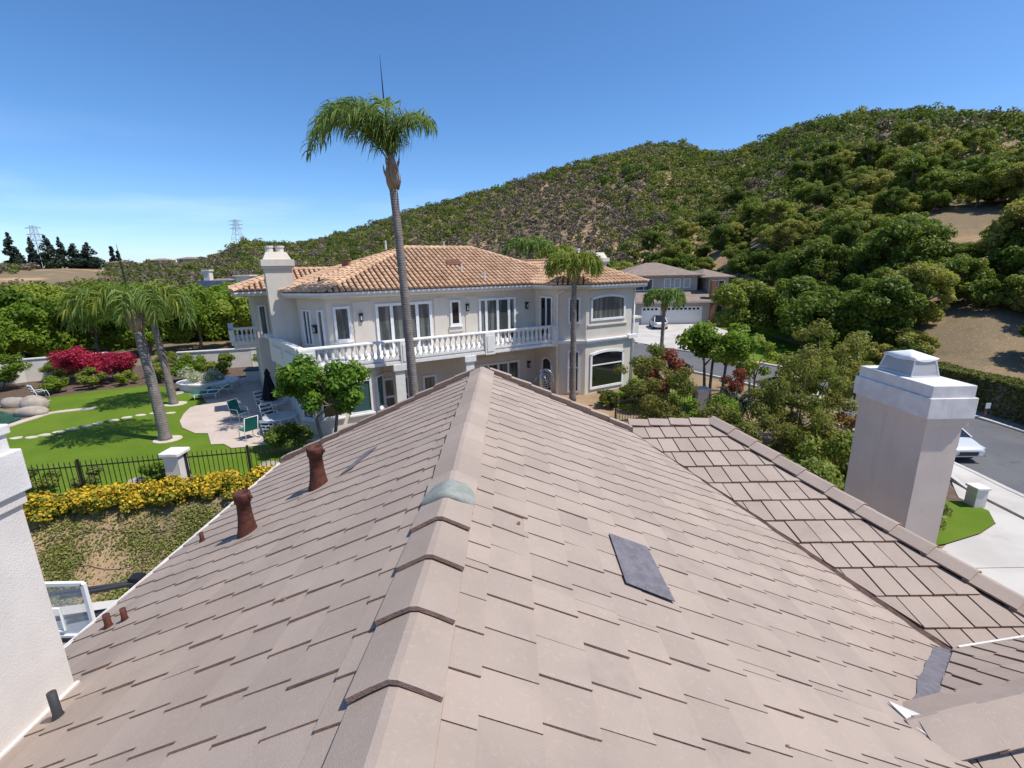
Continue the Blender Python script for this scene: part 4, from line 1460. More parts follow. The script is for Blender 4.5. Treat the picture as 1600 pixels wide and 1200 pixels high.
wpl = dict(wf=[hp(-1.95, 6.6, EZ), hp(3.5, 6.6, EZ), w2, w1], wl=[hp(-1.95, 13.6, EZ), hp(-1.95, 6.6, EZ), w1], wb=[hp(5, 13.6, EZ), hp(-1.95, 13.6, EZ), w1, w2])
rb_ = MB()
for d_ in (pl, bpl, wpl):
    for k_, q in d_.items(): rb_.add(q, [tuple(range(len(q)))])
roofo = rb_.build('roof', M['terra_base'], nb)
acc = dict(v=[], f=[], t=[])
sd_ = 0
for d_ in (pl, bpl, wpl):
    for k_, q in d_.items():
        if k_ in ('back', 'wb'): continue
        barrel_plane(acc, q[0], q[1], q, seed=sd_); sd_ += 1
finish_tiles(acc, roofo)
for a, b in ((pl['front'][0], ap), (pl['cham'][0], ap), (ap, ap2), (ap2, pl['front'][1]), (bpl['bf'][0], b1), (bpl['bf'][1], b1), (bpl['bc'][0], b1), (b1, b2), (wpl['wf'][0], w1), (w1, w2)):
    hip_caps(roofo, a, b)
# roof details: red dormer vent, vent pipes
mb = MB()
q0 = hp(8.75, 3.9, 9.08)
A3, B3 = Vector((HU.x, HU.y, 0)), Vector((HWv.x, HWv.y, 0))
fr_ = [q0 + A3 * (cos(t) * .42) + Vector((0, 0, .05 + sin(t) * .30)) for t in [pi * k / 8 for k in range(9)]]
bk_ = [p + B3 * .9 + Vector((0, 0, .05)) for p in fr_]
mb.add(fr_ + bk_, [tuple(range(9))] + [(k, k + 1, 10 + k, 9 + k) for k in range(8)])
o = mb.build('dormer_vent', M['brick']); o.parent = roofo
for (u, w, h, mt) in ((8.8, 3.1, .45, 'cap_w'), (5.9, 6.8, .5, 'terra'), (9.5, 7.0, .5, 'terra'), (1.6, 3.2, .3, 'darkgrey'), (9.6, 2.0, .45, 'cap_w')):
    z = 8.0 + (w - 1.3) * .40 if u > 3 else 8.35
    z = min(z, 10.0)
    mb = MB(); P = hp(u, w, z); mb.tube([P, P + Vector((0, 0, h))], .05, 8); o = mb.build('roof_vent', M[mt] if mt != 'terra' else M['cap_w']); o.parent = roofo
for (u, w) in ((3.4, 5.6), (4.6, 6.4)):
    P = hp(u, w, 9.15); mb = MB(); mb.box(P.x - .18, P.x + .18, P.y - .18, P.y + .18, P.z - .2, P.z + .3); mb.box(P.x - .24, P.x + .24, P.y - .24, P.y + .24, P.z + .3, P.z + .35)
    o = mb.build('roof_vent', M['brick']); o.parent = roofo


def nb_chimney(u0, u1, w0, w1, zt, steps, label, pots, base=GZN):
    mb = MB()

    def bx(a0, a1, c0, c1, z0, z1):
        mb.hexa([hp(a0, c0, z0), hp(a1, c0, z0), hp(a1, c1, z0), hp(a0, c1, z0), hp(a0, c0, z1), hp(a1, c0, z1), hp(a1, c1, z1), hp(a0, c1, z1)])
    bx(u0, u1, w0, w1, base - .2, zt)
    o = tag(mb.build('chimney', M['stucco_n'], nb), label)
    mb = MB()
    z = zt
    for (ov, h) in steps:
        bx(u0 - ov, u1 + ov, w0 - ov, w1 + ov, z - .004, z + h); z += h
    c_ = mb.build('chimney_cap', M['stucco_n']); c_.parent = o
    # sloping shoulders
    mb = MB()
    a = [hp(u0 - .02, w0 - .02, z), hp(u1 + .02, w0 - .02, z), hp(u1 + .02, w1 + .02, z), hp(u0 - .02, w1 + .02, z)]
    b = [hp(u0 + .14, w0 + .14, z + .34), hp(u1 - .14, w0 + .14, z + .34), hp(u1 - .14, w1 - .14, z + .34), hp(u0 + .14, w1 - .14, z + .34)]
    mb.hexa(a + b)
    c_ = mb.build('chimney_shoulder', M['stucco_n']); c_.parent = o
    for (pu, pw) in pots:
        P = hp(pu, pw, z + .34); mb = MB(); mb.lathe(P - Vector((0, 0, .1)), [(.17, 0), (.17, .28), (.2, .3), (.2, .38), (.15, .38)], 12)
        c_ = mb.build('chimney_pot', M['stucco_w'], smooth=False); c_.parent = o


nb_chimney(-.52, .62, 4.2, 5.1, 9.05, [(.07, .14), (.13, .28)], 'beige stepped chimney on the left flank of the balcony house', [(-.2, 4.65), (.25, 4.65)])
nb_chimney(18.0, 18.9, 3.0, 3.9, 9.05, [(.07, .12), (.12, .22)], 'small beige chimney at the right end of the terracotta roof', [(17.6, 4.4)], base=8.0)

# balcony -----------------------------------------------------------------------
BZ0, BZ1 = 4.80, 5.90
bal = MB()


def hbox(mb, u0, u1, w0, w1, z0, z1, mi=0):
    mb.hexa([hp(u0, w0, z0), hp(u1, w0, z0), hp(u1, w1, z0), hp(u0, w1, z0), hp(u0, w0, z1), hp(u1, w0, z1), hp(u1, w1, z1), hp(u0, w1, z1)], mi)


hbox(bal, .0, 12.88, .06, 2.2, BZ0 + .02, BZ0 + .22)
hbox(bal, .0, .6, 2.2, 5.2, BZ0 + .021, BZ0 + .221)
balo = bal.build('balcony', M['stone_w'], nb)
for (args) in ((.55, 12.9, -.06, .16, BZ0 - .02, BZ0 + .12), (.55, 12.86, -.02, .14, BZ0 + .2, BZ0 + .30)):
    mb = MB(); hbox(mb, *args); o = mb.build('balcony_kerb', M['stone_w']); o.parent = balo
posts = [(0.0, .62), (4.18, 4.62), (8.46, 9.0), (12.5, 12.9)]
for (a, b) in posts:
    mb = MB(); hbox(mb, a, b, -.09, .24, BZ0 - .06, BZ1 - .10); hbox(mb, a + .09, b - .09, -.115, 0, BZ0 + .1, BZ1 - .22)
    o = mb.build('balcony_post', M['stone_w']); o.parent = balo
mb = MB()
prof = [(-.13, 0), (-.13, .05), (-.09, .09), (.09, .09), (.13, .05), (.13, 0)]
base = []
for u in (-.02, 12.9):
    base.append([hp(u, .07 + p[0], BZ1 - .10 + p[1]) for p in prof])
n = len(prof)
mb.add(base[0] + base[1], [(i, (i + 1) % n, n + (i + 1) % n, n + i) for i in range(n)] + [tuple(range(n)), tuple(range(n, 2 * n))[::-1]])
o = mb.build('handrail', M['stone_w']); o.parent = balo
# baluster: turned profile, one shared mesh
mb = MB()
mb.box(-.07, .07, -.07, .07, 0, .06); mb.box(-.07, .07, -.07, .07, .45, .51)
mb.lathe((0, 0, .06), [(.045, 0), (.055, .03), (.085, .10), (.078, .16), (.048, .26), (.038, .32), (.055, .36), (.04, .39)], 8)
balm = mb.mesh('baluster', M['stone_w'], False)
for (a, b) in zip(posts[:-1], posts[1:]):
    n = int(round((b[0] - a[1]) / .265))
    for k in range(n):
        u = a[1] + (b[0] - a[1]) * (k + .5) / n
        o = bpy.data.objects.new('baluster', balm); COL.objects.link(o); o.parent = balo
        o.location = hp(u, .06, BZ0 + .292); o.rotation_euler = (0, 0, pi / 2 - HA); o.scale = (1, 1, (BZ1 - .10 - BZ0 - .292) / .51)
# solid side parapet going back along the left flank, with panels and scrolled end
def obl(mb, du0, du1, w0, w1, z0, z1):
    k = -.142
    mb.hexa([hp(du0 + k * w0, w0, z0), hp(du1 + k * w0, w0, z0), hp(du1 + k * w1, w1, z0), hp(du0 + k * w1, w1, z0),
             hp(du0 + k * w0, w0, z1), hp(du1 + k * w0, w0, z1), hp(du1 + k * w1, w1, z1), hp(du0 + k * w1, w1, z1)])


mb = MB(); obl(mb, .0, .16, .24, 5.0, BZ0 - .08, BZ1 - .10); obl(mb, -.07, .0, .6, 2.1, BZ0 + .28, BZ1 - .35); obl(mb, -.07, .0, 2.6, 4.3, BZ0 + .28, BZ1 - .35)
o = mb.build('side_parapet', M['stone_w']); o.parent = balo
mb = MB(); obl(mb, -.08, .24, .2, 4.7, BZ1 - .10, BZ1)
o = mb.build('handrail', M['stone_w']); o.parent = balo
mb = MB(); obl(mb, -.14, .28, 4.7, 5.3, BZ1 - .06, BZ1 + .10)
o = mb.build('handrail_scroll', M['stone_w']); o.parent = balo
# columns under the balcony
for u in (4.1, 7.62):
    mb = MB(); hbox(mb, u - .22, u + .22, -.02, .42, GZN, BZ0 - .3); hbox(mb, u - .30, u + .30, -.10, .50, BZ0 - .3, BZ0 - .02); hbox(mb, u - .3, u + .3, -.1, .5, GZN, GZN + .2)
    o = mb.build('column', M['stone_w'], nb)
# small back balcony at the left end
mb = MB(); hbox(mb, -2.3, -1.0, 8.2, 11.2, BZ0 + .35, BZ0 + .55); hbox(mb, -2.2, -1.0, 8.3, 11.1, BZ0 + .15, BZ0 + .35)
b2o = mb.build('balcony', M['stone_w'], nb)
mb = MB(); hbox(mb, -2.35, -1.0, 8.12, 8.36, BZ1 + .08, BZ1 + .18); hbox(mb, -2.35, -2.1, 8.12, 11.2, BZ1 + .079, BZ1 + .179); hbox(mb, -2.35, -2.1, 8.12, 8.36, BZ0 + .55, BZ1 + .08)
o = mb.build('handrail', M['stone_w']); o.parent = b2o
for k in range(5):
    o = bpy.data.objects.new('baluster', balm); COL.objects.link(o); o.parent = b2o
    o.location = hp(-1.95 + k * .21, 8.24, BZ0 + .55); o.rotation_euler = (0, 0, pi / 2 - HA); o.scale = (1, 1, 1.23)
for k in range(8):
    o = bpy.data.objects.new('baluster', balm); COL.objects.link(o); o.parent = b2o
    o.location = hp(-2.23, 8.6 + k * .32, BZ0 + .55); o.rotation_euler = (0, 0, pi / 2 - HA); o.scale = (1, 1, 1.23)


# ------------------------------------------------------------------ palms
def palm(loc, height, r0, r1, fronds, label, name='palm_tree', lean=(0, 0), wind=(-.25, -.05, 0), leafm='lf_palm', seed=1, nleaf=46, boot=1.3, spear=None, lw=.028, ll=.62, group=None, dead=False, bend=1.25):
    g = np.random.default_rng(seed)
    r = root(name, loc, label, 'palm tree', group)
    L0 = Vector(loc)
    top = L0 + Vector((lean[0], lean[1], height))
    mb = MB()
    n = 22
    pts, rad = [], []
    for k in range(n + 1):
        t = k / n
        pts.append(L0 + Vector((lean[0] * t ** 1.6, lean[1] * t ** 1.6, height * t - (.15 if k == 0 else 0))))
        rad.append((r0 + (r1 - r0) * t) * (1 + .04 * sin(k * 2.1)) * (1.35 if k == 0 else 1.0))
    mb.tube(pts, rad, 12)
    mb.build('trunk', M['palmbark'], r, smooth=True)
    # ring scars
    # boot: swollen leaf bases under the crown
    mb = MB()
    mb.tube([top + Vector((0, 0, z)) for z in (-.15 * boot, .1 * boot, .45 * boot, .8 * boot, 1.1 * boot)], [r1 * 1.02, r1 * 1.6, r1 * 1.75, r1 * 1.15, r1 * .7], 12)
    for k in range(9):
        a = k * 2.4; h = boot * (.15 + .09 * k)
        d = Vector((cos(a), sin(a), 0))
        mb.tube([top + d * r1 * 1.2 + Vector((0, 0, h - .3)), top + d * r1 * 1.9 + Vector((0, 0, h)), top + d * r1 * 2.1 + Vector((0, 0, h + .25))], [.05, .04, .012], 5)
    mb.build('leaf_bases', M['palmboot'], r, smooth=True)
    head = top + Vector((0, 0, boot * .95))
    W = np.array(wind)
    for fi, (az, el, ln, curl) in enumerate(fronds):
        azr = radians(az)
        hd = np.array([sin(azr), cos(azr), 0.0])
        ns = 26
        e = radians(el)
        p = np.array(head) + hd * .03 - np.array([0, 0, .25 * boot * g.uniform(.2, 1)])
        path = [p.copy()]; tang = []
        for k in range(ns):
            t = k / ns
            ee = e - radians(curl) * t ** bend
            d = hd * cos(ee) + np.array([0, 0, sin(ee)]) + W * t * .5
            d /= np.linalg.norm(d)
            p = p + d * ln / ns
            path.append(p.copy()); tang.append(d)
        tang.append(tang[-1])
        path = np.array(path); tang = np.array(tang)
        mb = MB()
        mb.tube([tuple(q) for q in path[::3]], [max(.004, .030 * (1 - k / (ns / 3)) + .005) for k in range(len(path[::3]))], 5)
        rv, rf = mb.v, mb.f
        # leaflets
        tt = np.linspace(.16, .995, nleaf)
        Vs, Fs, Ts = [], [], []
        base = 0
        for side in (-1, 1):
            for t in tt:
                k = t * ns; i0 = min(int(k), ns - 1); f = k - i0
                q = path[i0] * (1 - f) + path[i0 + 1] * f; tg = tang[i0]
                sidev = np.cross(tg, np.array([0, 0, 1.0])); nsd = np.linalg.norm(sidev)
                sidev = sidev / nsd if nsd > 1e-3 else np.array([1, 0, 0])
                upv = np.cross(sidev, tg)
                L_ = ll * (sin(pi * min(1, .16 + t * .74)) ** .6) * g.uniform(.75, 1.15)
                plum = g.uniform(-.6, .9)
                d0 = sidev * side * g.uniform(.5, .95) + tg * .55 + upv * plum
                d0 /= np.linalg.norm(d0)
                d1 = d0 * .55 + np.array([0, 0, -1.0]) * g.uniform(.35, .95) + W * .8
                d1 /= np.linalg.norm(d1)
                d2 = d0 * .15 + np.array([0, 0, -1.0]) * g.uniform(.7, 1.0) + W * 1.1
                d2 /= np.linalg.norm(d2)
                m1 = q + d0 * L_ * .38; m2 = m1 + d1 * L_ * .35; m3 = m2 + d2 * L_ * .32
                wv = np.cross(d0, g.normal(size=3)); wv = wv / max(np.linalg.norm(wv), 1e-6) * lw
                Vs += [q - wv * .5, q + wv * .5, m1 - wv, m1 + wv, m2 - wv * .8, m2 + wv * .8, m3 - wv * .12, m3 + wv * .12]
                Fs += [(base, base + 1, base + 3, base + 2), (base + 2, base + 3, base + 5, base + 4), (base + 4, base + 5, base + 7, base + 6)]
                Ts += [g.uniform(0, 1)] * 8
                base += 8
        allv = Vs + [np.array(v) for v in rv]
        allf = Fs + [tuple(base + i for i in f_) for f_ in rf if len(f_) == 4]
        allt = Ts + [.75] * len(rv)
        lm = M['lf_palmy'] if (dead and fi % 6 == 2) else M[leafm]
        o = link('frond', np_mesh('frond', np.array(allv), np.array(allf), lm, allt))
        adopt(o, r)
    if spear:
        mb = MB(); q = head; mb.tube([q, q + Vector((spear[0], 0, spear[1] * .6)), q + Vector((spear[0] * 1.2, 0, spear[1]))], [.04, .03, .006], 6)
        mb.build('spear_leaf', M[leafm] if leafm != 'lf_palm' else M['lf_conifer'], r)
    return r


# the tall palm: fronds swept to the left by the wind
tall = [(-95, 84, 4.2, 168), (-80, 76, 4.3, 170), (-112, 88, 3.7, 160), (-55, 84, 3.4, 158), (-125, 70, 3.9, 165), (-30, 88, 3.3, 150), (-90, 60, 4.3, 160), (-145, 86, 3.2, 150),
        (-102, 66, 4.0, 170), (-70, 89, 4.0, 150), (70, 88, 2.9, 140), (95, 78, 2.7, 138), (125, 84, 2.6, 142), (170, 89, 3.1, 145)]
palm((-4.3, 20.1, 2.0), 10.15, .205, .155, tall, 'very tall slender palm before the balcony, top swept left by wind', lean=(-.28, .05), wind=(-.17, -.03, 0), seed=4, nleaf=62, boot=1.05, spear=(-.12, 3.6), ll=1.0, lw=.023, bend=1.75)
# palm by the bay window
fr2 = [(a, 80 + 8 * ((i * 7) % 3 - 1), 1.95, 178) for i, a in enumerate(range(-170, 190, 20))]
palm((3.2, 24.2, 2.0), 6.25, .17, .13, fr2, 'slim palm with yellow green crown standing before the bay windows', leafm='lf_palmy', wind=(-.06, 0, 0), seed=6, nleaf=50, boot=.6, ll=.8, lw=.022, bend=1.15)
fr3 = [(a, 76 + 12 * ((i * 5) % 3 - 1), 2.4, 165) for i, a in enumerate(range(-170, 190, 22))]
palm((13.3, 41.4, hz(13.3, 41.4)), 4.7, .17, .14, fr3, 'palm with full green crown at the street corner', leafm='lf_palm', wind=(-.05, 0, 0), seed=8, nleaf=44, boot=.7, ll=.8, lw=.04)
# two palms on the lawn
frA = [(-100, 76, 2.9, 168), (-70, 70, 3.0, 168), (-130, 78, 2.8, 165), (-40, 78, 2.7, 165), (-160, 80, 2.6, 160), (-10, 84, 2.5, 160), (20, 80, 2.4, 160), (60, 72, 2.7, 165), (90, 78, 2.6, 165),
       (120, 72, 2.7, 165), (150, 82, 2.5, 165), (-85, 56, 2.9, 155), (-115, 60, 2.8, 158), (75, 56, 2.6, 150), (180, 84, 2.4, 162)]
palm((-14.9, 19.2, 2.0), 4.75, .225, .165, frA, 'stout leaning palm on the lawn with drooping crown, nearer the fence', lean=(-.45, .3), wind=(-.14, 0, 0), seed=12, nleaf=60, boot=1.0, spear=(-.12, 2.4), ll=1.05, lw=.022, dead=True, bend=1.05)
frB = [(a, 72 + 10 * ((i * 5) % 3 - 1), 2.6, 165) for i, a in enumerate(range(-175, 185, 26))]
palm((-18.4, 24.8, 2.0), 4.5, .20, .145, frB, 'second lawn palm by the white planter, farther from the fence', lean=(-.4, .2), wind=(-.10, 0, 0), seed=13, nleaf=54, boot=.9, ll=.95, lw=.026, dead=True, bend=1.05)
# palms behind the roof
for k, (x, y, h, sd2, lab) in enumerate(((1.6, 40, 7.4, 21, 'bushy palm crown rising just behind the right part of the terracotta roof'), (4.2, 43, 8.3, 22, 'palm crown behind the roof beside the bay palm'),
                                    (9.2, 45, 5.9, 23, 'low palm crown beyond the small right chimney'))):
    frc = [(a + 9 * k, 78 + 10 * ((i * 5) % 3 - 1), 2.9, 160) for i, a in enumerate(range(-170, 190, 24))]
    palm((x, y, hz(x, y)), h - .2 * k, .2, .15, frc, lab, leafm='lf_palm' if k != 1 else 'lf_palmy', wind=(-.05, 0, 0), seed=sd2, nleaf=38, boot=.7, ll=.65, lw=.045)

# ------------------------------------------------------------------ tree and shrub kinds
tree_proto('oakA', 'lf_oak', 7.0, 2.2, 4.2, 46, 11000, .20, 31, r0=.22, flat=.72, base=1.0, rmin=.13, rmax=.33, inner=.25)
tree_proto('oakB', 'lf_oak', 6.2, 1.8, 4.6, 44, 11000, .20, 32, r0=.24, flat=.7, base=.8, rmin=.12, rmax=.32, inner=.25)
tree_proto('oakC', 'lf_oak', 8.0, 2.6, 4.0, 46, 11000, .20, 33, r0=.22, flat=.8, base=1.2, rmin=.13, rmax=.33, inner=.25)
tree_proto('shrubA', 'lf_oak', 2.6, .7, 1.9, 24, 3000, .15, 34, r0=.06, flat=.75, base=.3, rmin=.14, rmax=.36, inner=.25)
tree_proto('shrubB', 'lf_hedge', 2.2, .6, 1.8, 24, 3000, .15, 35, r0=.06, flat=.75, base=.25, rmin=.14, rmax=.36, inner=.25)
tree_proto('brightA', 'lf_bright', 5.2, 1.7, 2.9, 24, 9000, .15, 36, r0=.13, base=1.0)
tree_proto('brightB', 'lf_bright', 6.0, 1.9, 3.1, 26, 9500, .15, 37, r0=.14, base=1.0)
tree_proto('bushG', 'lf_bright', 1.3, .3, .95, 12, 2200, .075, 38, r0=.03, base=.12)
tree_proto('bushY', 'lf_yg', 1.4, .3, 1.05, 13, 2600, .075, 39, r0=.03, base=.12)
tree_proto('myrtleA', 'lf_myrtle', 4.6, 1.3, 1.85, 46, 12000, .058, 40, r0=.045, multi=4, base=.7, rmin=.13, rmax=.27, inner=.1)
tree_proto('myrtleB', 'lf_myrtle', 4.9, 1.4, 1.7, 46, 12000, .056, 41, r0=.045, multi=4, base=.8, rmin=.13, rmax=.27, inner=.1)
tree_proto('redbush', 'lf_red', 2.7, .8, 1.25, 18, 5000, .07, 42, r0=.04, multi=3, base=.5, inner=.2)
tree_proto('boug', 'lf_boug', 2.4, .6, 1.75, 24, 9000, .075, 43, r0=.06, multi=3, base=.5, inner=.35)
tree_proto('citrus', 'lf_citrus', 4.1, 1.5, 1.8, 34, 7200, .115, 44, r0=.075, multi=2, base=1.35, rmin=.18, rmax=.30, aspect=.45, inner=.25)
tree_proto('spread', 'lf_bright', 4.6, 2.4, 2.1, 24, 7000, .105, 45, r0=.085, multi=3, base=2.7, rmin=.2, rmax=.33, inner=.3)
tree_proto('airy', 'lf_bright', 4.8, 2.0, 1.7, 20, 2600, .10, 46, r0=.07, multi=2, base=1.7, rmin=.16, rmax=.28, inner=.2)
tree_proto('thickG', 'lf_bright', 3.0, .6, 1.55, 34, 9000, .062, 48, r0=.04, multi=3, base=.3, rmin=.14, rmax=.32, inner=.25)
tree_proto('thickY', 'lf_yg', 3.0, .6, 1.55, 34, 9000, .060, 49, r0=.04, multi=3, base=.3, rmin=.14, rmax=.32, inner=.25)
tree_proto('goldtree', 'lf_yg', 7.0, 2.2, 3.6, 26, 9500, .19, 47, r0=.18, base=.8)

# citrus tree at the corner of the balcony
place_tree('citrus', 'citrus_tree', (-7.35, 17.95, 2.0), 'glossy bright green citrus tree before the balcony corner', 'tree', s=1.0, rz=.5, sz=.95)

# row of bright trees behind the garden wall on the left
k = 0
for (x, y, s, key) in ((-42, 34, 1.15, 'brightB'), (-37.5, 36, 1.05, 'brightA'), (-35, 40, 1.2, 'brightB'), (-31.5, 41, 1.05, 'brightA'), (-28.5, 43, 1.1, 'brightB'), (-25.5, 45, 1.05, 'brightA'),
                       (-22.5, 45.5, 1.1, 'brightB'), (-20.5, 43, .95, 'brightA'), (-44, 42, 1.3, 'brightA'), (-38, 47, 1.3, 'brightB'), (-32, 50, 1.25, 'brightA'), (-27, 52, 1.3, 'brightB'),
                       (-22, 52, 1.2, 'brightA'), (-36, 30.5, 1.05, 'brightA'), (-48, 47, 1.4, 'brightB'), (-33, 57, 1.3, 'brightB')):
    place_tree(key, 'broadleaf_tree', (x, y, hz(x, y)), ('bright green broadleaf tree, %s from the left in the front row behind the garden wall' % ORD[k] if k < 8 else 'bright green broadleaf tree farther back, partly hidden behind the garden wall row'), 'tree', 'trees behind the garden wall', s * .92, k * 1.7); k += 1
place_tree('boug', 'bougainvillea', (-28.2, 30.6, 2.0), 'crimson flowering bougainvillea bush, left mound', 'shrub', s=1.0, rz=.3)
place_tree('boug', 'bougainvillea', (-26.1, 30.6, 2.0), 'crimson flowering bougainvillea bush, right mound', 'shrub', s=.82, rz=2.1)
# shrubs along the far edge of the lawn
for k, (x, y, s, key, lab) in enumerate(((-27.6, 27.6, .9, 'bushG', 'dark green rounded shrub at the left end of the lawn border'), (-26.3, 28.9, .9, 'bushY', 'yellowish rounded shrub below the left crimson bush'),
                                    (-24.6, 29.6, .75, 'bushG', 'low green shrub between the crimson bushes and the lawn'), (-22.9, 30.2, .9, 'bushY', 'pale green shrub at the right end of the lawn border'),
                                    (-21.3, 30.6, 1.2, 'bushG', 'larger green shrub right of the crimson bushes'), (-19.6, 31.5, 1.1, 'bushY', 'yellowish shrub before the white garden wall'),
                                    (-16.2, 33.4, 1.3, 'bushG', 'green shrub at the foot of the garden wall near the house'), (-14.4, 31.6, 1.2, 'bushG', 'dark shrub by the back corner of the balcony house'),
                                    (-30.8, 25.9, 1.2, 'bushG', 'bushy shrub left of the folding chair by the pond'))):
    place_tree(key, 'border_shrub', (x, y, hz(x, y)), lab, 'shrub', 'lawn border shrubs', s, k * 1.3)
for k, (x, y, s, key, lab) in enumerate(((-31.8, 28.6, 1.5, 'thickG', 'tall green shrub before the left garden wall'), (-30.2, 31.2, 1.0, 'thickY', 'yellow green climber bush on the left garden wall'), (-33.8, 27.0, 1.2, 'thickG', 'green shrub at the far left end of the garden wall'),
                                    (-22.4, 32.6, .9, 'thickG', 'green shrub covering the start of the back garden wall'), (-24.0, 32.2, 1.0, 'thickY', 'yellowish shrub right behind the crimson bushes'), (-18.2, 34.4, .75, 'thickG', 'green shrub against the middle of the back garden wall'))):
    place_tree(key, 'wall_shrub', (x, y, hz(x, y)), lab, 'shrub', 'shrubs along the garden walls', s * .75, k * 1.9, s * .6)
g = np.random.default_rng(77)
sp = [(g.uniform(-.9, .9), g.uniform(-.6, .6), g.uniform(.35, 1.0), .35, .8) for _ in range(12)]
tag(inst('white_flower_bush', crown_mesh('white_flower_bush', M['lf_white'], g, sp, 2200, .06), None, (-18.9, 28.2, 2.25)), 'bush with white blossom in the raised planter', 'shrub')
# bush at the patio corner and by the fence
place_tree('shrubA', 'round_shrub', (-8.75, 17.5, 2.0), 'dark round shrub between patio chairs and house', 'shrub', s=.5, rz=1)
place_tree('bushG', 'fence_shrub', (-12.1, 14.95, 2.0), 'leafy green shrub behind the fence left of the white pillar', 'shrub', s=.6, rz=1)
place_tree('bushY', 'fence_shrub', (-15.6, 14.3, 2.0), 'yellow green shrub behind the left end of the fence', 'shrub', s=.6, rz=2)
place_tree('bushY', 'fence_shrub', (-14.1, 14.6, 2.0), 'thin dry shrub behind the fence panel', 'shrub', s=.5, rz=.4)

# ------------------------------------------------------------------ yellow flowering hedge on the bank: overlapping mounds
for v in range(3):
    g = np.random.default_rng(90 + v)
    sp = [(g.uniform(-.65, .65), g.uniform(-.38, .38), g.uniform(.2, .62), g.uniform(.20, .32), .85) for _ in range(22)]
    P, d, idx = cloud(g, sp, 2700, .6)
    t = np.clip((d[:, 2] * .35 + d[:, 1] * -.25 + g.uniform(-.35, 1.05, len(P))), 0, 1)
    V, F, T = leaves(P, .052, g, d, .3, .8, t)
    PROTO['yel%d' % v] = np_mesh('yellow_bush', V, F, M['lf_yellow'], T)
for k in range(14):
    x = -16.6 + k * .84
    y = fence_y(x) - .85 + .025 * k + rnd.uniform(-.12, .12)
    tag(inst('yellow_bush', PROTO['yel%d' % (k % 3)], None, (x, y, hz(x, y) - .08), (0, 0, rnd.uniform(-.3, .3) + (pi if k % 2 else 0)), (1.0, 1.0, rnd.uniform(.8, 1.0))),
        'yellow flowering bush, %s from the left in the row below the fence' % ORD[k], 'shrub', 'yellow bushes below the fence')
for (x, y, s, lab) in ((-10.35, 11.35, .5, 'small yellow bush by the court kerb'), (-9.05, 11.75, .42, 'small yellow bush at the roof edge by the kerb')):
    tag(inst('yellow_bush', PROTO['yel1'], None, (x, y, hz(x, y) - .03), (0, 0, 1), (s, s, s)), lab, 'shrub', 'small yellow bushes')
# ground cover on the bank
g = np.random.default_rng(55)
n = 26000
cc = np.stack([g.uniform(-17, -5, 120), g.uniform(0, 1, 120)], 1)
ci = g.integers(0, 120, n)
X = cc[ci, 0] + g.normal(0, .28, n); Dd = -3.1 + cc[ci, 1] * 2.0 + g.normal(0, .2, n)
Y = fence_y(X) + np.clip(Dd, -3.2, -.7)
P = np.stack([X, Y, HT(X, Y) + g.uniform(.01, .10, n)], 1)
V, F, T = leaves(P, .034, g, None, 1.2, .7)
tag(link('ground_cover', np_mesh('ground_cover', V, F, M['lf_ground'], T)), 'low green ground cover in patches on the bare bank', 'ground cover', kind='stuff')
g = np.random.default_rng(56)
n = 900
X = g.uniform(-17, -5, n); Y = fence_y(X) + g.uniform(-3.2, -.5, n)
mbV, mbF, mbT = leaves(np.stack([X, Y, HT(X, Y) + .015], 1), g.uniform(.015, .045, n), g, None, 2.0, .8)
tag(link('dry_litter', np_mesh('dry_litter', mbV, mbF, M['rock'], mbT)), 'small pale stones and dry litter on the bank', 'litter', kind='stuff')
for k, dd in enumerate((-1.55, -2.25, -2.8)):
    pts = []
    for i in range(40):
        x = -16.5 + i * .28; y = fence_y(x) + dd + .10 * sin(i * .55 + k) + rnd.uniform(-.03, .03)
        pts.append((x, y, hz(x, y) + .015))
    mb = MB(); mb.tube(pts, .011, 5)
    tag(mb.build('drip_hose', M['hose']), ['brown drip hose lying highest on the bank', 'brown drip hose across the middle of the bank', 'brown drip hose lowest on the bank'][k], 'hose')


# ------------------------------------------------------------------ metal fence and pillar
pk = MB()
pk.box(-.009, .009, -.009, .009, .06, 1.22)
pk.add([(-.009, -.009, 1.22), (.009, -.009, 1.22), (.009, .009, 1.22), (-.009, .009, 1.22), (0, 0, 1.29)], [(0, 1, 4), (1, 2, 4), (2, 3, 4), (3, 0, 4)])
pk_me = pk.mesh('picket', M['black'])


def metal_fence(a, b, label, nposts=4, sp=.145):
    a, b = Vector((*a, 0)), Vector((*b, 0))
    ln = (b - a).length; d = (b - a) / ln
    zf = lambda t: hz(a.x + d.x * t, a.y + d.y * t)
    r = root('metal_fence', (a.x, a.y, zf(0)), label, 'fence')
    for hh in (.16, 1.08):
        mb = MB()
        n = max(2, int(ln / 1.5))
        for k in range(n):
            t0, t1 = ln * k / n, ln * (k + 1) / n
            mb.bar((a.x + d.x * t0, a.y + d.y * t0, zf(t0) + hh), (a.x + d.x * t1, a.y + d.y * t1, zf(t1) + hh), .03, .035)
        mb.build('rail', M['black'], r)
    for k in range(nposts):
        t = ln * k / (nposts - 1); p = a + d * t
        mb = MB(); mb.box(p.x - .03, p.x + .03, p.y - .03, p.y + .03, zf(t) - .1, zf(t) + 1.32); mb.build('post', M['black'], r)
    n = int(ln / sp)
    for k in range(n):
        t = (k + .5) * ln / n; p = a + d * t
        o = inst('picket', pk_me, r, (p.x, p.y, zf(t)), (0, 0, atan2(d.y, d.x)))


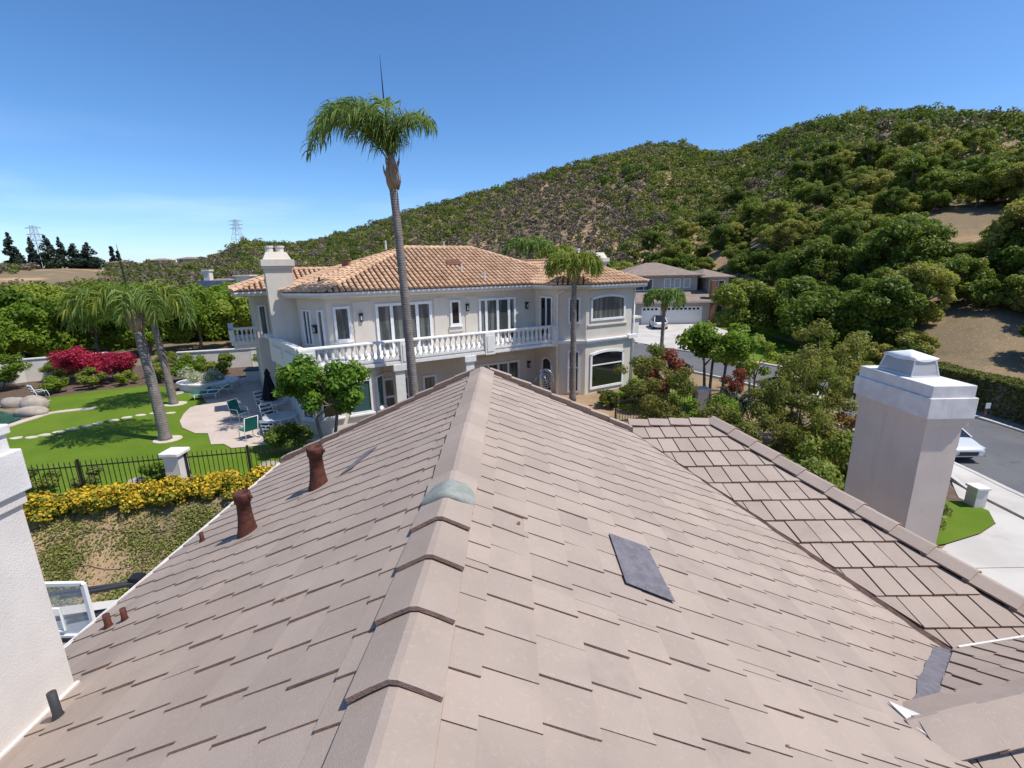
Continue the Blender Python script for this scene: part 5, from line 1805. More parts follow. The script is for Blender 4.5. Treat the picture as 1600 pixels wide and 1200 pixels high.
PX, PY = -11.05, 14.5
metal_fence((-18.6, fence_y(-18.6)), (PX - .28, PY - .05), 'black picket fence left of the white pillar', 4)
metal_fence((PX + .28, PY + .06), (-5.2, fence_y(-5.2)), 'black picket fence right of the white pillar, running behind the roof', 4)
metal_fence((4.6, 20.2), (8.6, 21.6), 'short black picket fence by the green side lawn', 3)
r = root('fence_pillar', (PX, PY, 2.0), 'white stucco fence pillar with flat cap above the yellow bushes', 'pillar')
mb = MB(); mb.box(PX - .24, PX + .24, PY - .24, PY + .24, 1.4, 3.22); mb.build('shaft', M['stucco_w'], r)
mb = MB(); mb.box(PX - .32, PX + .32, PY - .32, PY + .32, 3.22, 3.36); o = mb.build('cap', M['cap_w'], r); o.modifiers.new('b', 'BEVEL').width = .03
r = root('fence_pillar', (9.0, 21.7, 2.0), 'low white pillar among the shrubs by the side lawn', 'pillar')
mb = MB(); mb.box(8.75, 9.25, 21.45, 21.95, 1.4, 3.1); mb.build('shaft', M['stucco_w'], r)
mb = MB(); mb.box(8.68, 9.32, 21.38, 22.02, 3.1, 3.24); mb.build('cap', M['cap_w'], r)


# ------------------------------------------------------------------ garden walls, pond, stones
def low_wall(path, h, label, t=.22):
    r = root('garden_wall', (path[0][0], path[0][1], hz(*path[0])), label, 'wall')
    for (a, b) in zip(path[:-1], path[1:]):
        za, zb = hz(*a), hz(*b)
        mb = MB(); mb.bar((a[0], a[1], za + h / 2 - .1), (b[0], b[1], zb + h / 2 - .1), t, h + .2); mb.build('wall_panel', M['stucco_w'], r)
        mb = MB(); mb.bar((a[0], a[1], za + h + .03), (b[0], b[1], zb + h + .03), t + .12, .07); mb.build('coping', M['cap_w'], r)


low_wall([(-36, 26.5), (-32.5, 31.0), (-28.6, 33.2)], 1.5, 'white garden wall behind the pond and crimson bushes')
low_wall([(-24.0, 33.6), (-19.5, 35.0), (-13.5, 38.5)], 1.35, 'white garden wall behind the loungers, running to the house')
water = [(-30, 20.2), (-26.0, 19.6), (-24.6, 20.8), (-24.4, 22.3), (-25.3, 23.3), (-27.2, 24.0), (-30, 24.6)]
sheet('pond', spline(water, 5, True)[::-1], .05, M['water'], 2.0)
sheet('pond_coping', strip(spline([(-30, 19.9), (-26.0, 19.3), (-24.3, 20.6), (-24.1, 22.4), (-23.9, 23.6), (-22.2, 24.4)], 6), .0, .42), .07, M['patio'], 2.0, thick=.08)
def boulder(loc, s, seed, label):
    g = np.random.default_rng(seed)
    bm = bmesh.new(); bmesh.ops.create_icosphere(bm, subdivisions=3, radius=1)
    ks = g.normal(size=(6, 3)) * 1.6; ph = g.uniform(0, 6, 6)
    for v in bm.verts:
        c_ = np.array(v.co); f = 1 + .10 * sum(math.sin(float(k @ c_) + p) for k, p in zip(ks, ph)) / 2
        v.co = Vector((c_[0] * s[0] * f, c_[1] * s[1] * f, c_[2] * s[2] * f))
    me = bpy.data.meshes.new('boulder'); bm.to_mesh(me); bm.free(); me.materials.append(M['rock'])
    for p in me.polygons: p.use_smooth = True
    o = link('boulder', me); o.location = loc
    tag(o, label, 'boulder')
boulder((-25.5, 24.3, 2.25), (.62, .5, .5), 1, 'large pale boulder on the pond edge')
boulder((-24.6, 23.3, 2.15), (.8, .45, .3), 2, 'flat tan boulder lying at the pond corner')
boulder((-27.2, 25.0, 2.15), (.6, .4, .35), 3, 'boulder behind the pond near the shrubs')
boulder((-19.9, 27.0, 2.02), (.55, .4, .09), 4, 'low flat brown rock in the lawn')
boulder((-8.9, 16.0, 2.05), (.45, .3, .2), 5, 'pale rock behind the fence right of the pillar')
boulder((-12.9, 15.0, 2.03), (.32, .22, .14), 6, 'small white rock behind the fence left of the pillar')
stones = [(-21.8, 19.7), (-21.2, 19.75), (-20.9, 20.05), (-20.6, 20.4), (-20.3, 20.8), (-20.0, 21.2), (-19.8, 21.6), (-19.4, 22.0), (-19.1, 22.45), (-18.7, 22.8), (-18.2, 23.1), (-17.4, 23.1)]
for k, (x, y) in enumerate(stones):
    mb = MB(); n = 9
    ring = [(x + cos(2 * pi * i / n) * .26 * rnd.uniform(.85, 1.1), y + sin(2 * pi * i / n) * .19 * rnd.uniform(.85, 1.1)) for i in range(n)]
    mb.prism(ring, 2.0, 2.05)
    tag(mb.build('stepping_stone', M['steppale']), 'flat pale stepping stone, %s from the pond end of the line' % ORD[k], 'stone', 'stepping stones across the lawn')
for (x, y, lab) in ((-14.9, 19.2, 'thin pale ring of soil edging round the nearer lawn palm'), (-18.4, 24.8, 'thin pale ring of soil edging round the farther lawn palm')):
    mb = MB(); mb.prism([(x + .1 + cos(2 * pi * i / 16) * .55, y + sin(2 * pi * i / 16) * .5) for i in range(16)], 2.0, 2.045)
    tag(mb.build('tree_ring', M['steppale']), lab, 'edging')
# raised round planter
r = root('raised_planter', (-18.6, 28.3, 2.0), 'curved white raised planter at the back of the patio', 'planter')
mb = MB(); pth = [(-18.6 + cos(a) * 1.7, 28.3 + sin(a) * 1.1) for a in [radians(d_) for d_ in range(0, 360, 15)]]
mb.prism(pth, 1.9, 2.42); mb.build('wall', M['stucco_w'], r)
mb = MB(); mb.prism([(-18.6 + cos(a) * 1.82, 28.3 + sin(a) * 1.2) for a in [radians(d_) for d_ in range(0, 360, 15)]], 2.42, 2.5); mb.build('rim', M['cap_w'], r)
r = root('barbecue_island', (-15.2, 30.2, 2.0), 'dark topped outdoor counter at the back of the patio', 'counter')
mb = MB(); mb.prism([(-17.0, 29.6), (-14.0, 30.6), (-14.3, 31.5), (-17.3, 30.5)], 2.0, 2.75); mb.build('counter_base', M['stucco_w'], r)
mb = MB(); mb.prism([(-17.1, 29.5), (-13.9, 30.55), (-14.25, 31.6), (-17.4, 30.6)], 2.75, 2.83); mb.build('worktop', M['darkgrey'], r)


# ------------------------------------------------------------------ patio furniture
def local_root(name, loc, rz, label, cat, group=None):
    return root(name, loc, label, cat, group, world_children=False, rz=rz)


def lounger(loc, rz, label):
    r = local_root('sun_lounger', loc, rz, label, 'sun lounger', 'sun loungers on the patio')
    mb = MB()
    for s in (-.3, .3):
        mb.tube([(s, -.95, .30), (s, .35, .32)], .02, 6); mb.tube([(s, .35, .32), (s, .95, .78)], .02, 6)
    mb.tube([(-.3, -.95, .30), (.3, -.95, .30)], .02, 6); mb.tube([(-.3, .95, .78), (.3, .95, .78)], .02, 6)
    mb.build('frame', M['white'], r, smooth=True)
    for (x, y) in ((-.3, -.75), (.3, -.75), (-.3, .3), (.3, .3)):
        mb = MB(); mb.tube([(x, y, 0), (x, y, .31)], .02, 6); mb.build('leg', M['white'], r, smooth=True)
    for s in (-.32, .32):
        mb = MB(); mb.tube([(s, -.1, .3), (s * 1.08, 0, .52), (s * 1.08, .45, .55), (s, .6, .5)], .018, 6); mb.build('armrest', M['white'], r, smooth=True)
    mb = MB(); mb.hexa([(-.28, -.93, .30), (.28, -.93, .30), (.28, .35, .32), (-.28, .35, .32), (-.28, -.93, .35), (.28, -.93, .35), (.28, .36, .37), (-.28, .36, .37)]); mb.build('seat', M['teal'], r)
    mb = MB(); mb.hexa([(-.28, .36, .32), (.28, .36, .32), (.28, .96, .78), (-.28, .96, .78), (-.28, .33, .37), (.28, .33, .37), (.28, .93, .83), (-.28, .93, .83)]); mb.build('backrest', M['teal'], r)


lounger((-17.0, 25.9, 2.05), radians(-75), 'teal sun lounger nearer the lawn')
lounger((-16.9, 27.0, 2.05), radians(-80), 'teal sun lounger behind the other, nearer the garden wall')


def patio_chair(loc, rz, label, slats):
    r = local_root('patio_chair', loc, rz, label, 'chair', 'patio chairs')
    mb = MB()
    for s in (-.28, .28):
        mb.tube([(s, -.28, .02), (s, -.26, .42), (s, -.2, .62), (s, .2, .62)], .017, 6)
        mb.tube([(s, .3, .02), (s, .22, .42), (s, .38, 1.0)], .017, 6)
        mb.tube([(s, -.28, .02), (s, .3, .02)], .017, 6)
    mb.tube([(-.28, .38, 1.0), (.28, .38, 1.0)], .017, 6); mb.tube([(-.28, -.27, .4), (.28, -.27, .4)], .017, 6)
    mb.build('frame', M['white'], r, smooth=True)
    if slats:
        for k in range(6):
            mb = MB(); z = .50 + k * .085; y = .25 + .13 * (z - .42) / .58 * 1.6
            mb.box(-.26, .26, y - .01, y + .01, z, z + .05); mb.build('back_slat', M['white'] if k % 2 else M['navy'], r)
    else:
        mb = MB(); mb.hexa([(-.26, .22, .44), (.26, .22, .44), (.26, .24, .44), (-.26, .24, .44), (-.26, .36, .98), (.26, .36, .98), (.26, .38, .98), (-.26, .38, .98)]); mb.build('backrest', M['teal'], r)
    mb = MB(); mb.hexa([(-.26, -.27, .38), (.26, -.27, .38), (.26, .23, .38), (-.26, .23, .38), (-.26, -.27, .43), (.26, -.27, .43), (.26, .24, .43), (-.26, .24, .43)]); mb.build('seat', M['teal'] if not slats else M['navy'], r)


def round_table(loc, label, rad=.68):
    r = local_root('round_table', loc, .4, label, 'table', 'patio tables')
    mb = MB(); mb.lathe((0, 0, .70), [(rad, 0), (rad + .015, .012), (rad, .025)], 28); mb.build('table_top', M['tableglass'], r)
    mb = MB()
    ring = [(cos(2 * pi * k / 28) * rad, sin(2 * pi * k / 28) * rad, .705) for k in range(29)]
    mb.tube(ring, .022, 6); mb.build('rim', M['white'], r, smooth=True)
    for k in range(4):
        a = k * pi / 2
        mb = MB(); mb.tube([(cos(a) * .55, sin(a) * .55, 0), (cos(a) * .3, sin(a) * .3, .4), (cos(a) * .5, sin(a) * .5, .70)], .02, 6); mb.build('leg', M['white'], r, smooth=True)


round_table((-10.25, 19.95, 2.05), 'round glass patio table among the slatted chairs, nearer the fence')
round_table((-11.6, 22.4, 2.05), 'round glass patio table under the closed parasol')
for (x, y, a, lab, sl) in ((-13.0, 21.6, 70, 'single teal patio chair turned to the lawn', False), (-11.25, 19.15, -125, 'teal patio chair at the left of the nearer table', False), (-10.0, 18.75, 175, 'slatted patio chair on the fence side of the nearer table', True),
                       (-11.1, 20.8, 55, 'slatted patio chair left behind the nearer table', True), (-9.3, 20.6, -40, 'slatted patio chair between the nearer table and the house', True), (-12.6, 23.2, 60, 'patio chair beside the closed parasol', True)):
    patio_chair((x, y, 2.05), radians(a), lab, sl)
r = local_root('parasol', (-11.95, 22.6, 2.05), 0, 'closed dark parasol standing at the farther patio table', 'parasol')
mb = MB(); mb.tube([(0, 0, 0), (0, 0, 2.3)], .025, 8); mb.build('pole', M['darkgrey'], r)
mb = MB()
prof = [(.36, .78), (.30, 1.0), (.20, 1.5), (.10, 2.0), (.13, 2.05), (.05, 2.25), (.01, 2.32)]
base = len(mb.v); n = 16
for (rr_2, z) in prof:
    for k in range(n):
        a = 2 * pi * k / n; q = rr_2 * (1 + .16 * (1 if k % 2 else -1))
        mb.v.append((q * cos(a), q * sin(a), z))
for i in range(len(prof) - 1):
    for k in range(n): mb.f.append((i * n + k, i * n + (k + 1) % n, (i + 1) * n + (k + 1) % n, (i + 1) * n + k)); mb.m.append(0)
mb.build('canopy', M['navy'], r)
mb = MB(); mb.lathe((0, 0, 0), [(.28, 0), (.28, .06), (.05, .12)], 16); mb.build('base', M['darkgrey'], r)
# folding chair by the pond
patio_chair((-26.6, 25.9, 2.03), radians(150), 'white folding chair by the pond boulders', True)

# statue by the arched door: standing figure before an openwork shell
r = local_root('garden_statue', (1.55, 24.9, 2.0), radians(-20), 'silvery garden statue with openwork shell by the arched door', 'statue')
mb = MB(); mb.lathe((0, 0, 0), [(.24, 0), (.24, .12), (.18, .2), (.18, .4), (.22, .45)], 12); mb.build('pedestal', M['stone_w'], r)
mb = MB(); mb.tube([(0, 0, .45), (.02, 0, .75), (0, .01, 1.05), (0, 0, 1.3), (0, 0, 1.4)], [.15, .13, .12, .14, .05], 10)
mb.lathe((0, 0, 1.38), [(.03, 0), (.075, .05), (.085, .12), (.05, .2), (.01, .22)], 10)
mb.tube([(-.13, 0, 1.28), (-.24, -.06, 1.05), (-.34, -.1, .85)], [.05, .04, .03], 7); mb.tube([(.13, 0, 1.28), (.28, -.05, 1.1), (.42, -.1, .86)], [.05, .04, .03], 7)
mb.build('figure', M['silver'], r, smooth=True)
mb = MB()
for rad in (.16, .28, .40, .52):
    mb.tube([(.22 + cos(2 * pi * k / 20) * rad * .85, .18, 1.05 + sin(2 * pi * k / 20) * rad) for k in range(21)], .02, 5)
for k in range(14):
    a = 2 * pi * k / 14
    mb.tube([(.22 + cos(a) * .1, .18, 1.05 + sin(a) * .1), (.22 + cos(a + .2) * .3, .18, 1.05 + sin(a + .2) * .34), (.22 + cos(a) * .44, .18, 1.05 + sin(a) * .52)], .018, 5)
mb.build('shell', M['silver'], r, smooth=True)

# ------------------------------------------------------------------ basketball hoop over the court
r = root('basketball_hoop', (-7.2, 7.75, .2), 'basketball hoop with clear white framed backboard over the grey court', 'basketball hoop')
bx0, bx1, by, bz0, bz1 = -8.95, -7.33, 7.0, 2.86, 3.90
mb = MB()
for (a, b) in (((bx0, by, bz0), (bx1, by, bz0)), ((bx0, by, bz1), (bx1, by, bz1)), ((bx0, by, bz0), (bx0, by, bz1)), ((bx1, by, bz0), (bx1, by, bz1))): mb.bar(a, b, .06, .06)
fo = mb.build('backboard_frame', M['white'], r)
mb = MB(); mb.box(bx0 + .03, bx1 - .03, by - .006, by + .006, bz0 + .03, bz1 - .03); o = mb.build('glass', M['acrylic']); o.parent = fo
mb = MB()
cxm = (bx0 + bx1) / 2
for (a, b) in (((cxm - .3, bz0 + .12), (cxm + .3, bz0 + .12)), ((cxm - .3, bz0 + .57), (cxm + .3, bz0 + .57)), ((cxm - .3, bz0 + .12), (cxm - .3, bz0 + .57)), ((cxm + .3, bz0 + .12), (cxm + .3, bz0 + .57))):
    mb.bar((a[0], by - .01, a[1]), (b[0], by - .01, b[1]), .05, .008)
o = mb.build('target_square', M['white']); o.parent = fo
mb = MB(); mb.bar((bx0 - .03, by - .02, bz0 - .05), (bx1 + .06, by - .02, bz0 - .05), .09, .07); mb.bar((bx1 + .02, by, bz0 - .06), (bx1 + .02, by, bz0 + .14), .08, .08); mb.build('edge_padding', M['black'], r)
mb = MB(); mb.tube([(cxm + cos(2 * pi * k / 20) * .225, by - .38 + sin(2 * pi * k / 20) * .225, bz0 + .15) for k in range(21)], .012, 6); mb.bar((cxm, by, bz0 + .15), (cxm, by - .16, bz0 + .15), .12, .06)
mb.build('rim', M['hoop'], r)
for z in (bz0 + .25, bz0 + .75):
    mb = MB(); mb.bar((bx1 - .5, by + .03, z), (-7.0, 7.75, z - .25), .07, .05); mb.build('arm', M['darkgrey'], r)
    mb = MB(); mb.bar((bx0 + .5, by + .03, z), (-7.15, 7.75, z - .25), .07, .05); mb.build('arm', M['darkgrey'], r)
mb = MB(); mb.box(-7.18, -6.98, 7.65, 7.85, .15, 3.5); mb.build('pole', M['black'], r)
mb = MB(); mb.box(-7.26, -6.9, 7.57, 7.93, .2, 1.9); mb.build('pole_padding', M['black'], r)


# ------------------------------------------------------------------ cars
def car(loc, rz, paint, label, name='parked_car', roof_black=False, Lc=4.6, Wc=1.84, Hc=1.48):
    r = local_root(name, loc, rz, label, 'car', None)
    h = Lc / 2; w = Wc / 2
    st = [  # y, z_low, z_belt, half width low, half width belt
        (-h, .42, .72, .62 * w / .92, .66 * w / .92), (-h + .12, .28, .86, .84 * w / .92, .84 * w / .92), (-h + .7, .22, .98, w, .95 * w), (-.6, .2, .99, w, .97 * w),
        (.7, .2, .97, w, .97 * w), (1.25, .21, .93, w, .94 * w), (h - .45, .24, .80, w, .88 * w), (h - .1, .3, .68, .86 * w, .80 * w), (h, .42, .60, .66 * w, .64 * w)]
    mb = MB()
    rings = []
    for (y, zl, zb, wl_, wb) in st:
        rings.append([(-wl_ * .85, y, zl), (-wl_, y, zl + .12), (-max(wl_, wb), y, (zl + zb) / 2 + .05), (-wb, y, zb - .03), (-wb * .82, y, zb + .02), (0, y, zb + .045),
                      (wb * .82, y, zb + .02), (wb, y, zb - .03), (max(wl_, wb), y, (zl + zb) / 2 + .05), (wl_, y, zl + .12), (wl_ * .85, y, zl)])
    n = len(rings[0])
    for a in rings: mb.v += a
    for i in range(len(rings) - 1):
        for k in range(n): mb.f.append((i * n + k, i * n + (k + 1) % n, (i + 1) * n + (k + 1) % n, (i + 1) * n + k)); mb.m.append(0)
    mb.f.append(tuple(range(n))); mb.m.append(0)
    mb.f.append(tuple((len(rings) - 1) * n + k for k in range(n))[::-1]); mb.m.append(0)
    o = mb.build('body', M[paint], r, smooth=True)
    sb = o.modifiers.new('s', 'SUBSURF'); sb.levels = 1; sb.render_levels = 2
    # greenhouse
    gl = [(-h + .35, .96, .80 * w), (-h + .95, Hc - .06, .70 * w), (-.2, Hc, .70 * w), (.35, Hc - .05, .70 * w), (1.35, .92, .80 * w)]
    mb = MB()
    top = [(-.95 - (h - 2.3), Hc - .05, .66 * w), (-.1, Hc, .68 * w), (.45, Hc - .06, .66 * w)]
    bot = [(-h + .32, .95, .86 * w), (-.1, .97, .93 * w), (1.42, .92, .84 * w)]
    for s in (-1, 1):
        for i in range(2):
            mb.quad((s * bot[i][2], bot[i][0], bot[i][1]), (s * bot[i + 1][2], bot[i + 1][0], bot[i + 1][1]), (s * top[i + 1][2], top[i + 1][0], top[i + 1][1]), (s * top[i][2], top[i][0], top[i][1]))
    mb.quad((-bot[2][2], bot[2][0], bot[2][1]), (bot[2][2], bot[2][0], bot[2][1]), (top[2][2], top[2][0], top[2][1]), (-top[2][2], top[2][0], top[2][1]))
    mb.quad((-bot[0][2], bot[0][0], bot[0][1]), (bot[0][2], bot[0][0], bot[0][1]), (top[0][2], top[0][0], top[0][1]), (-top[0][2], top[0][0], top[0][1]))
    mb.build('window_glass', M['carglass'], r)
    mb = MB()
    R_ = []
    for (y, z, ww) in [(top[0][0] - .08, top[0][1] - .03, top[0][2] * .98), (top[0][0] + .12, top[0][1] + .03, top[0][2] * 1.0), (top[1][0], top[1][1] + .04, top[1][2] * 1.01), (top[2][0] - .12, top[2][1] + .03, top[2][2]), (top[2][0] + .06, top[2][1] - .01, top[2][2] * .98)]:
        R_.append([(-ww - .01, y, z - .03), (-ww * .9, y, z), (0, y, z + .02), (ww * .9, y, z), (ww + .01, y, z - .03)])
    for a, b in zip(R_[:-1], R_[1:]):
        for k in range(4): mb.quad(a[k], a[k + 1], b[k + 1], b[k])
    mb.build('car_roof', M['carglass' if roof_black else paint], r, smooth=True)
    for s in (-1, 1):
        for i in (0, 1, 2):
            mb = MB(); mb.bar((s * bot[i][2] * 1.005, bot[i][0], bot[i][1]), (s * (top[i][2] + .005), top[i][0], top[i][1]), .07, .04)
            mb.build('roof_pillar', M[paint], r)
    for (x, y) in ((-w + .10, h - .92), (w - .10, h - .92), (-w + .10, -h + .88), (w - .10, -h + .88)):
        mb = MB()
        mb.tube([(x - .11, y, .33), (x + .11, y, .33)], .33, 20)
        t = mb.build('wheel', M['rubber'], r)
        m2 = MB(); sx = -1 if x < 0 else 1
        m2.tube([(x + sx * .10, y, .33), (x + sx * .118, y, .33)], .21, 14); o2 = m2.build('rim', M['chrome']); o2.parent = t
    for s in (-1, 1):
        mb = MB(); mb.hexa([(s * .5 * w - .18 * w, h - .12, .56), (s * .72 * w + .16 * w * s, h - .16, .56), (s * .72 * w + .16 * w * s, h - .4, .6), (s * .5 * w - .18 * w, h - .3, .6),
                            (s * .5 * w - .18 * w, h - .09, .66), (s * .72 * w + .15 * w * s, h - .14, .68), (s * .72 * w + .15 * w * s, h - .4, .72), (s * .5 * w - .18 * w, h - .3, .70)])
        mb.build('headlight', M['tableglass'], r)
        mb = MB(); mb.box(s * .72 * w - .14, s * .72 * w + .14, -h + .0, -h + .2, .72, .84); mb.build('tail_light', M['redl'], r)
        mb = MB(); mb.box(s * w * 1.0 - .05, s * w * 1.0 + .09 * s + .05, .85, 1.0, .92, 1.04); mb.build('mirror', M[paint], r)
    mb = MB(); mb.box(-.42 * w, .42 * w, h - .05, h + .015, .40, .56); mb.build('grille', M['darkgrey'], r)
    mb = MB(); mb.box(-.8 * w, .8 * w, h - .09, h + .03, .34, .39); mb.build('bumper_trim', M['chrome'], r)
    return r


car((19.95, 21.5, hz(19.95, 21.5) + .04), radians(178), 'cars', 'silver car parked at the kerb, half hidden by the right chimney')
car((18.2, 29.5, hz(18.2, 29.5) + .04), radians(-160), 'carw', 'white car parked in the street behind the brownish shrubs')
car((19.4, 62.4, hz(19.4, 62.4) + .07), radians(-8), 'carw', 'white car with black roof in the driveway of the house across the street', roof_black=True, Hc=1.6)

# letter box pillar by the drive
r = root('mailbox_pillar', (16.75, 15.6, .2), 'white stucco letter box pillar at the corner of the front lawn', 'letter box')
mb = MB(); mb.box(16.55, 16.95, 15.4, 15.8, .1, .95); mb.build('shaft', M['stucco_w'], r)
mb = MB(); mb.box(16.50, 17.0, 15.35, 15.85, .95, 1.03); o = mb.build('cap', M['cap_w'], r); o.modifiers.new('b', 'BEVEL').width = .015
mb = MB(); mb.box(16.95, 16.98, 15.5, 15.7, .6, .8); mb.build('letter_flap', M['darkgrey'], r)
r = root('marker_post', (26.45, 25.2, .3), 'short post with white square plate at the far kerb', 'post')
mb = MB(); mb.box(26.42, 26.5, 25.17, 25.25, .2, 1.0); mb.build('post', M['brick'], r)
mb = MB(); mb.box(26.33, 26.59, 25.14, 25.17, .85, 1.15); mb.build('plate', M['white'], r)

# ------------------------------------------------------------------ clipped hedge across the street
g = np.random.default_rng(60)
n = 30000
hx0, hx1, hy0, hy1, hzt = 27.3, 29.0, 6.0, 31.0, 1.95
face = g.choice(4, n, p=[.36, .38, .13, .13])
X = g.uniform(hx0, hx1, n); Y = g.uniform(hy0, hy1, n); Zr = g.uniform(0, 1, n)
O_ = np.zeros((n, 3))
X = np.where(face == 1, hx0 + np.abs(g.normal(0, .06, n)), X); Zt = np.where(face == 0, hzt - np.abs(g.normal(0, .05, n)), Zr * hzt)
Y = np.where(face == 2, hy0, Y); Y = np.where(face == 3, hy1, Y)
X = X + .06 * np.sin(Y * 1.3); Zt = Zt + .05 * np.sin(Y * .9 + X)
for f_, v_ in ((0, (0, 0, 1)), (1, (-1, 0, 0)), (2, (0, -1, 0)), (3, (0, 1, 0))): O_[face == f_] = v_
V, F, T = leaves(np.stack([X, Y, Zt + .3], 1), .075, g, O_, .1, .7)
r = root('clipped_hedge', (28.1, 20, .25), 'long clipped yellow green hedge along the far side of the street', 'hedge')
adopt(link('foliage', np_mesh('foliage', V, F, M['lf_hedge'], T)), r)
mb = MB(); mb.box(hx0 + .1, hx1 - .1, hy0 + .1, hy1 - .1, .1, hzt + .18); mb.build('twigs', M['bark'], r)
sheet('verge', [(26.0, 5), (27.6, 5), (27.6, 31.5), (26.0, 31)], .05, pmat('verge_gravel', (.30, .25, .21), (.22, .19, .16), 5, .95, .5, 30), 1.5)

# ------------------------------------------------------------------ shrubs between the houses on the right
MY = 'feathery brownish green myrtle '
for (key, nm, x, y, s, sz, rz, lab, cat) in (
        ('myrtleA', 'crape_myrtle', 5.5, 17.6, .92, .90, .3, MY + 'nearest the green side lawn', 'shrub'),
        ('myrtleB', 'crape_myrtle', 7.2, 15.2, .95, .84, 1.3, MY + 'rising behind the short tile ridge', 'shrub'),
        ('myrtleA', 'crape_myrtle', 9.0, 15.6, 1.0, 1.08, 2.3, MY + 'in the middle of the thicket', 'shrub'),
        ('myrtleB', 'crape_myrtle', 10.6, 16.6, 1.0, 1.12, 3.6, MY + 'with rusty top left of the right chimney', 'shrub'),
        ('myrtleA', 'crape_myrtle', 11.8, 15.0, .9, .88, 4.6, MY + 'closest to the right chimney', 'shrub'),
        ('spread', 'spreading_tree', 9.7, 22.2, .98, .94, .8, 'vivid green flat topped tree before the street', 'tree'),
        ('redbush', 'red_bush', 7.3, 22.0, 1.05, 1.2, .2, 'reddish bush left of the vivid green tree', 'shrub'),
        ('redbush', 'red_bush', 10.9, 22.6, .62, .75, 1.2, 'small red bush right of the vivid green trunk', 'shrub'),
        ('airy', 'young_tree', 14.2, 27.2, 1.0, 1.0, .9, 'thin young tree with light leaves at the kerb', 'tree'),
        ('airy', 'young_tree', 16.0, 25.6, .8, .8, 2.9, 'second thin young tree near the kerb, farther right', 'tree'),
        ('thickY', 'pale_shrub', 6.6, 14.4, 0.91, 0.93, .3, 'pale variegated shrub just behind the small ridge', 'shrub'),
        ('thickY', 'yellow_shrub', 7.9, 11.5, 1.02, 1.26, 1.3, 'yellow green shrub by the raking roof edge', 'shrub'),
        ('thickG', 'leafy_shrub', 9.2, 11.2, 0.92, 0.82, 2.3, 'bright green shrub at the foot of the right chimney', 'shrub'),
        ('thickY', 'yellow_shrub', 9.6, 13.0, 1.02, 1.31, 3.3, 'yellow green shrub left of the right chimney shaft', 'shrub'),
        ('thickG', 'leafy_shrub', 6.6, 12.2, 0.86, 0.95, 4.3, 'green shrub below the pale variegated one', 'shrub'),
        ('myrtleB', 'crape_myrtle', 12.6, 18.4, 1.0, 1.0, 1.9, MY + 'standing farthest right before the street', 'shrub'),
        ('thickG', 'leafy_shrub', 8.2, 13.4, 1.04, 1.13, 5.3, 'dense green shrub in the middle of the thicket', 'shrub'),
        ('thickY', 'yellow_shrub', 11.2, 12.8, 1.02, 0.93, .7, 'sunny yellow green shrub hidden partly by the right chimney', 'shrub'),
        ('thickG', 'leafy_shrub', 7.6, 17.0, 0.92, 0.87, 1.7, 'green shrub behind the pale variegated one', 'shrub'),
        ('thickG', 'leafy_shrub', 10.4, 14.4, 0.98, 1.00, 2.7, 'green shrub under the rusty topped myrtle', 'shrub'),
        ('shrubB', 'bay_shrub', 4.9, 23.0, .42, .42, .3, 'low shrub at the foot of the bay window, left', 'shrub'),
        ('shrubB', 'bay_shrub', 6.2, 23.6, .48, .5, 1.9, 'low shrub at the foot of the bay window, right', 'shrub'),
        ('shrubA', 'bay_shrub', 8.0, 27.4, .55, .6, 1.2, 'dark shrub at the right corner of the bay', 'shrub'),
        ('shrubB', 'drive_shrub', 14.2, 18.0, .45, .45, .4, 'low olive shrub in the bed by the letter box', 'shrub'),
        ('shrubA', 'drive_shrub', 15.9, 17.2, .38, .38, 2.4, 'small dark shrub right by the letter box', 'shrub'),
        ('shrubB', 'drive_shrub', 12.6, 17.6, .5, .5, 3.4, 'olive shrub in the bed behind the chimney', 'shrub')):
    r_ = place_tree(key, nm, (x, y, hz(x, y)), lab, cat, None, s, rz, sz)
cyc = [(a, 50 + 20 * ((i * 7) % 3 - 1), 1.35, 95) for i, a in enumerate(range(-175, 185, 14))]
palm((9.0, 18.2, hz(9.0, 18.2)), 1.1, .16, .17, cyc, 'dark cycad with stiff arching leaves amid the shrubs', name='cycad', leafm='lf_conifer', wind=(0, 0, 0), seed=30, nleaf=40, boot=.3, ll=.17, lw=.012)

# ------------------------------------------------------------------ house across the street
h3 = root('far_house', (22.5, 69, .7), 'grey two storey house with white garage doors across the street', 'house')
F3 = lambda u, w, z: Vector((17.2 + u, 66.0 + w, z))
Z3 = hz(22, 66)
wall_solid(h3, [(0, 0), (10.4, 0), (10.4, 6), (0, 6)], Z3 - .5, 3.9, 'grey_siding', F3)
wall_solid(h3, [(-1.2, 3.2), (9.6, 3.2), (9.6, 12), (-1.2, 12)], Z3, 7.25, 'grey_siding', F3)
wall_solid(h3, [(10.9, 2.2), (13.6, 2.2), (13.6, 12), (10.9, 12)], Z3 - .5, 7.0, 'grey_siding', F3)
wall_solid(h3, [(10.3, -.3), (11.0, -.3), (11.0, .5), (10.3, .5)], Z3 - .5, 6.6, 'brick', F3, 'entry_column')
wall_solid(h3, [(11.0, -.2), (14.2, -.2), (14.2, 1.3), (11.0, 1.3)], 4.7, 4.95, 'trim', F3, 'entry_canopy')
W3 = Wall((0, 0), (10.4, 0), F3)
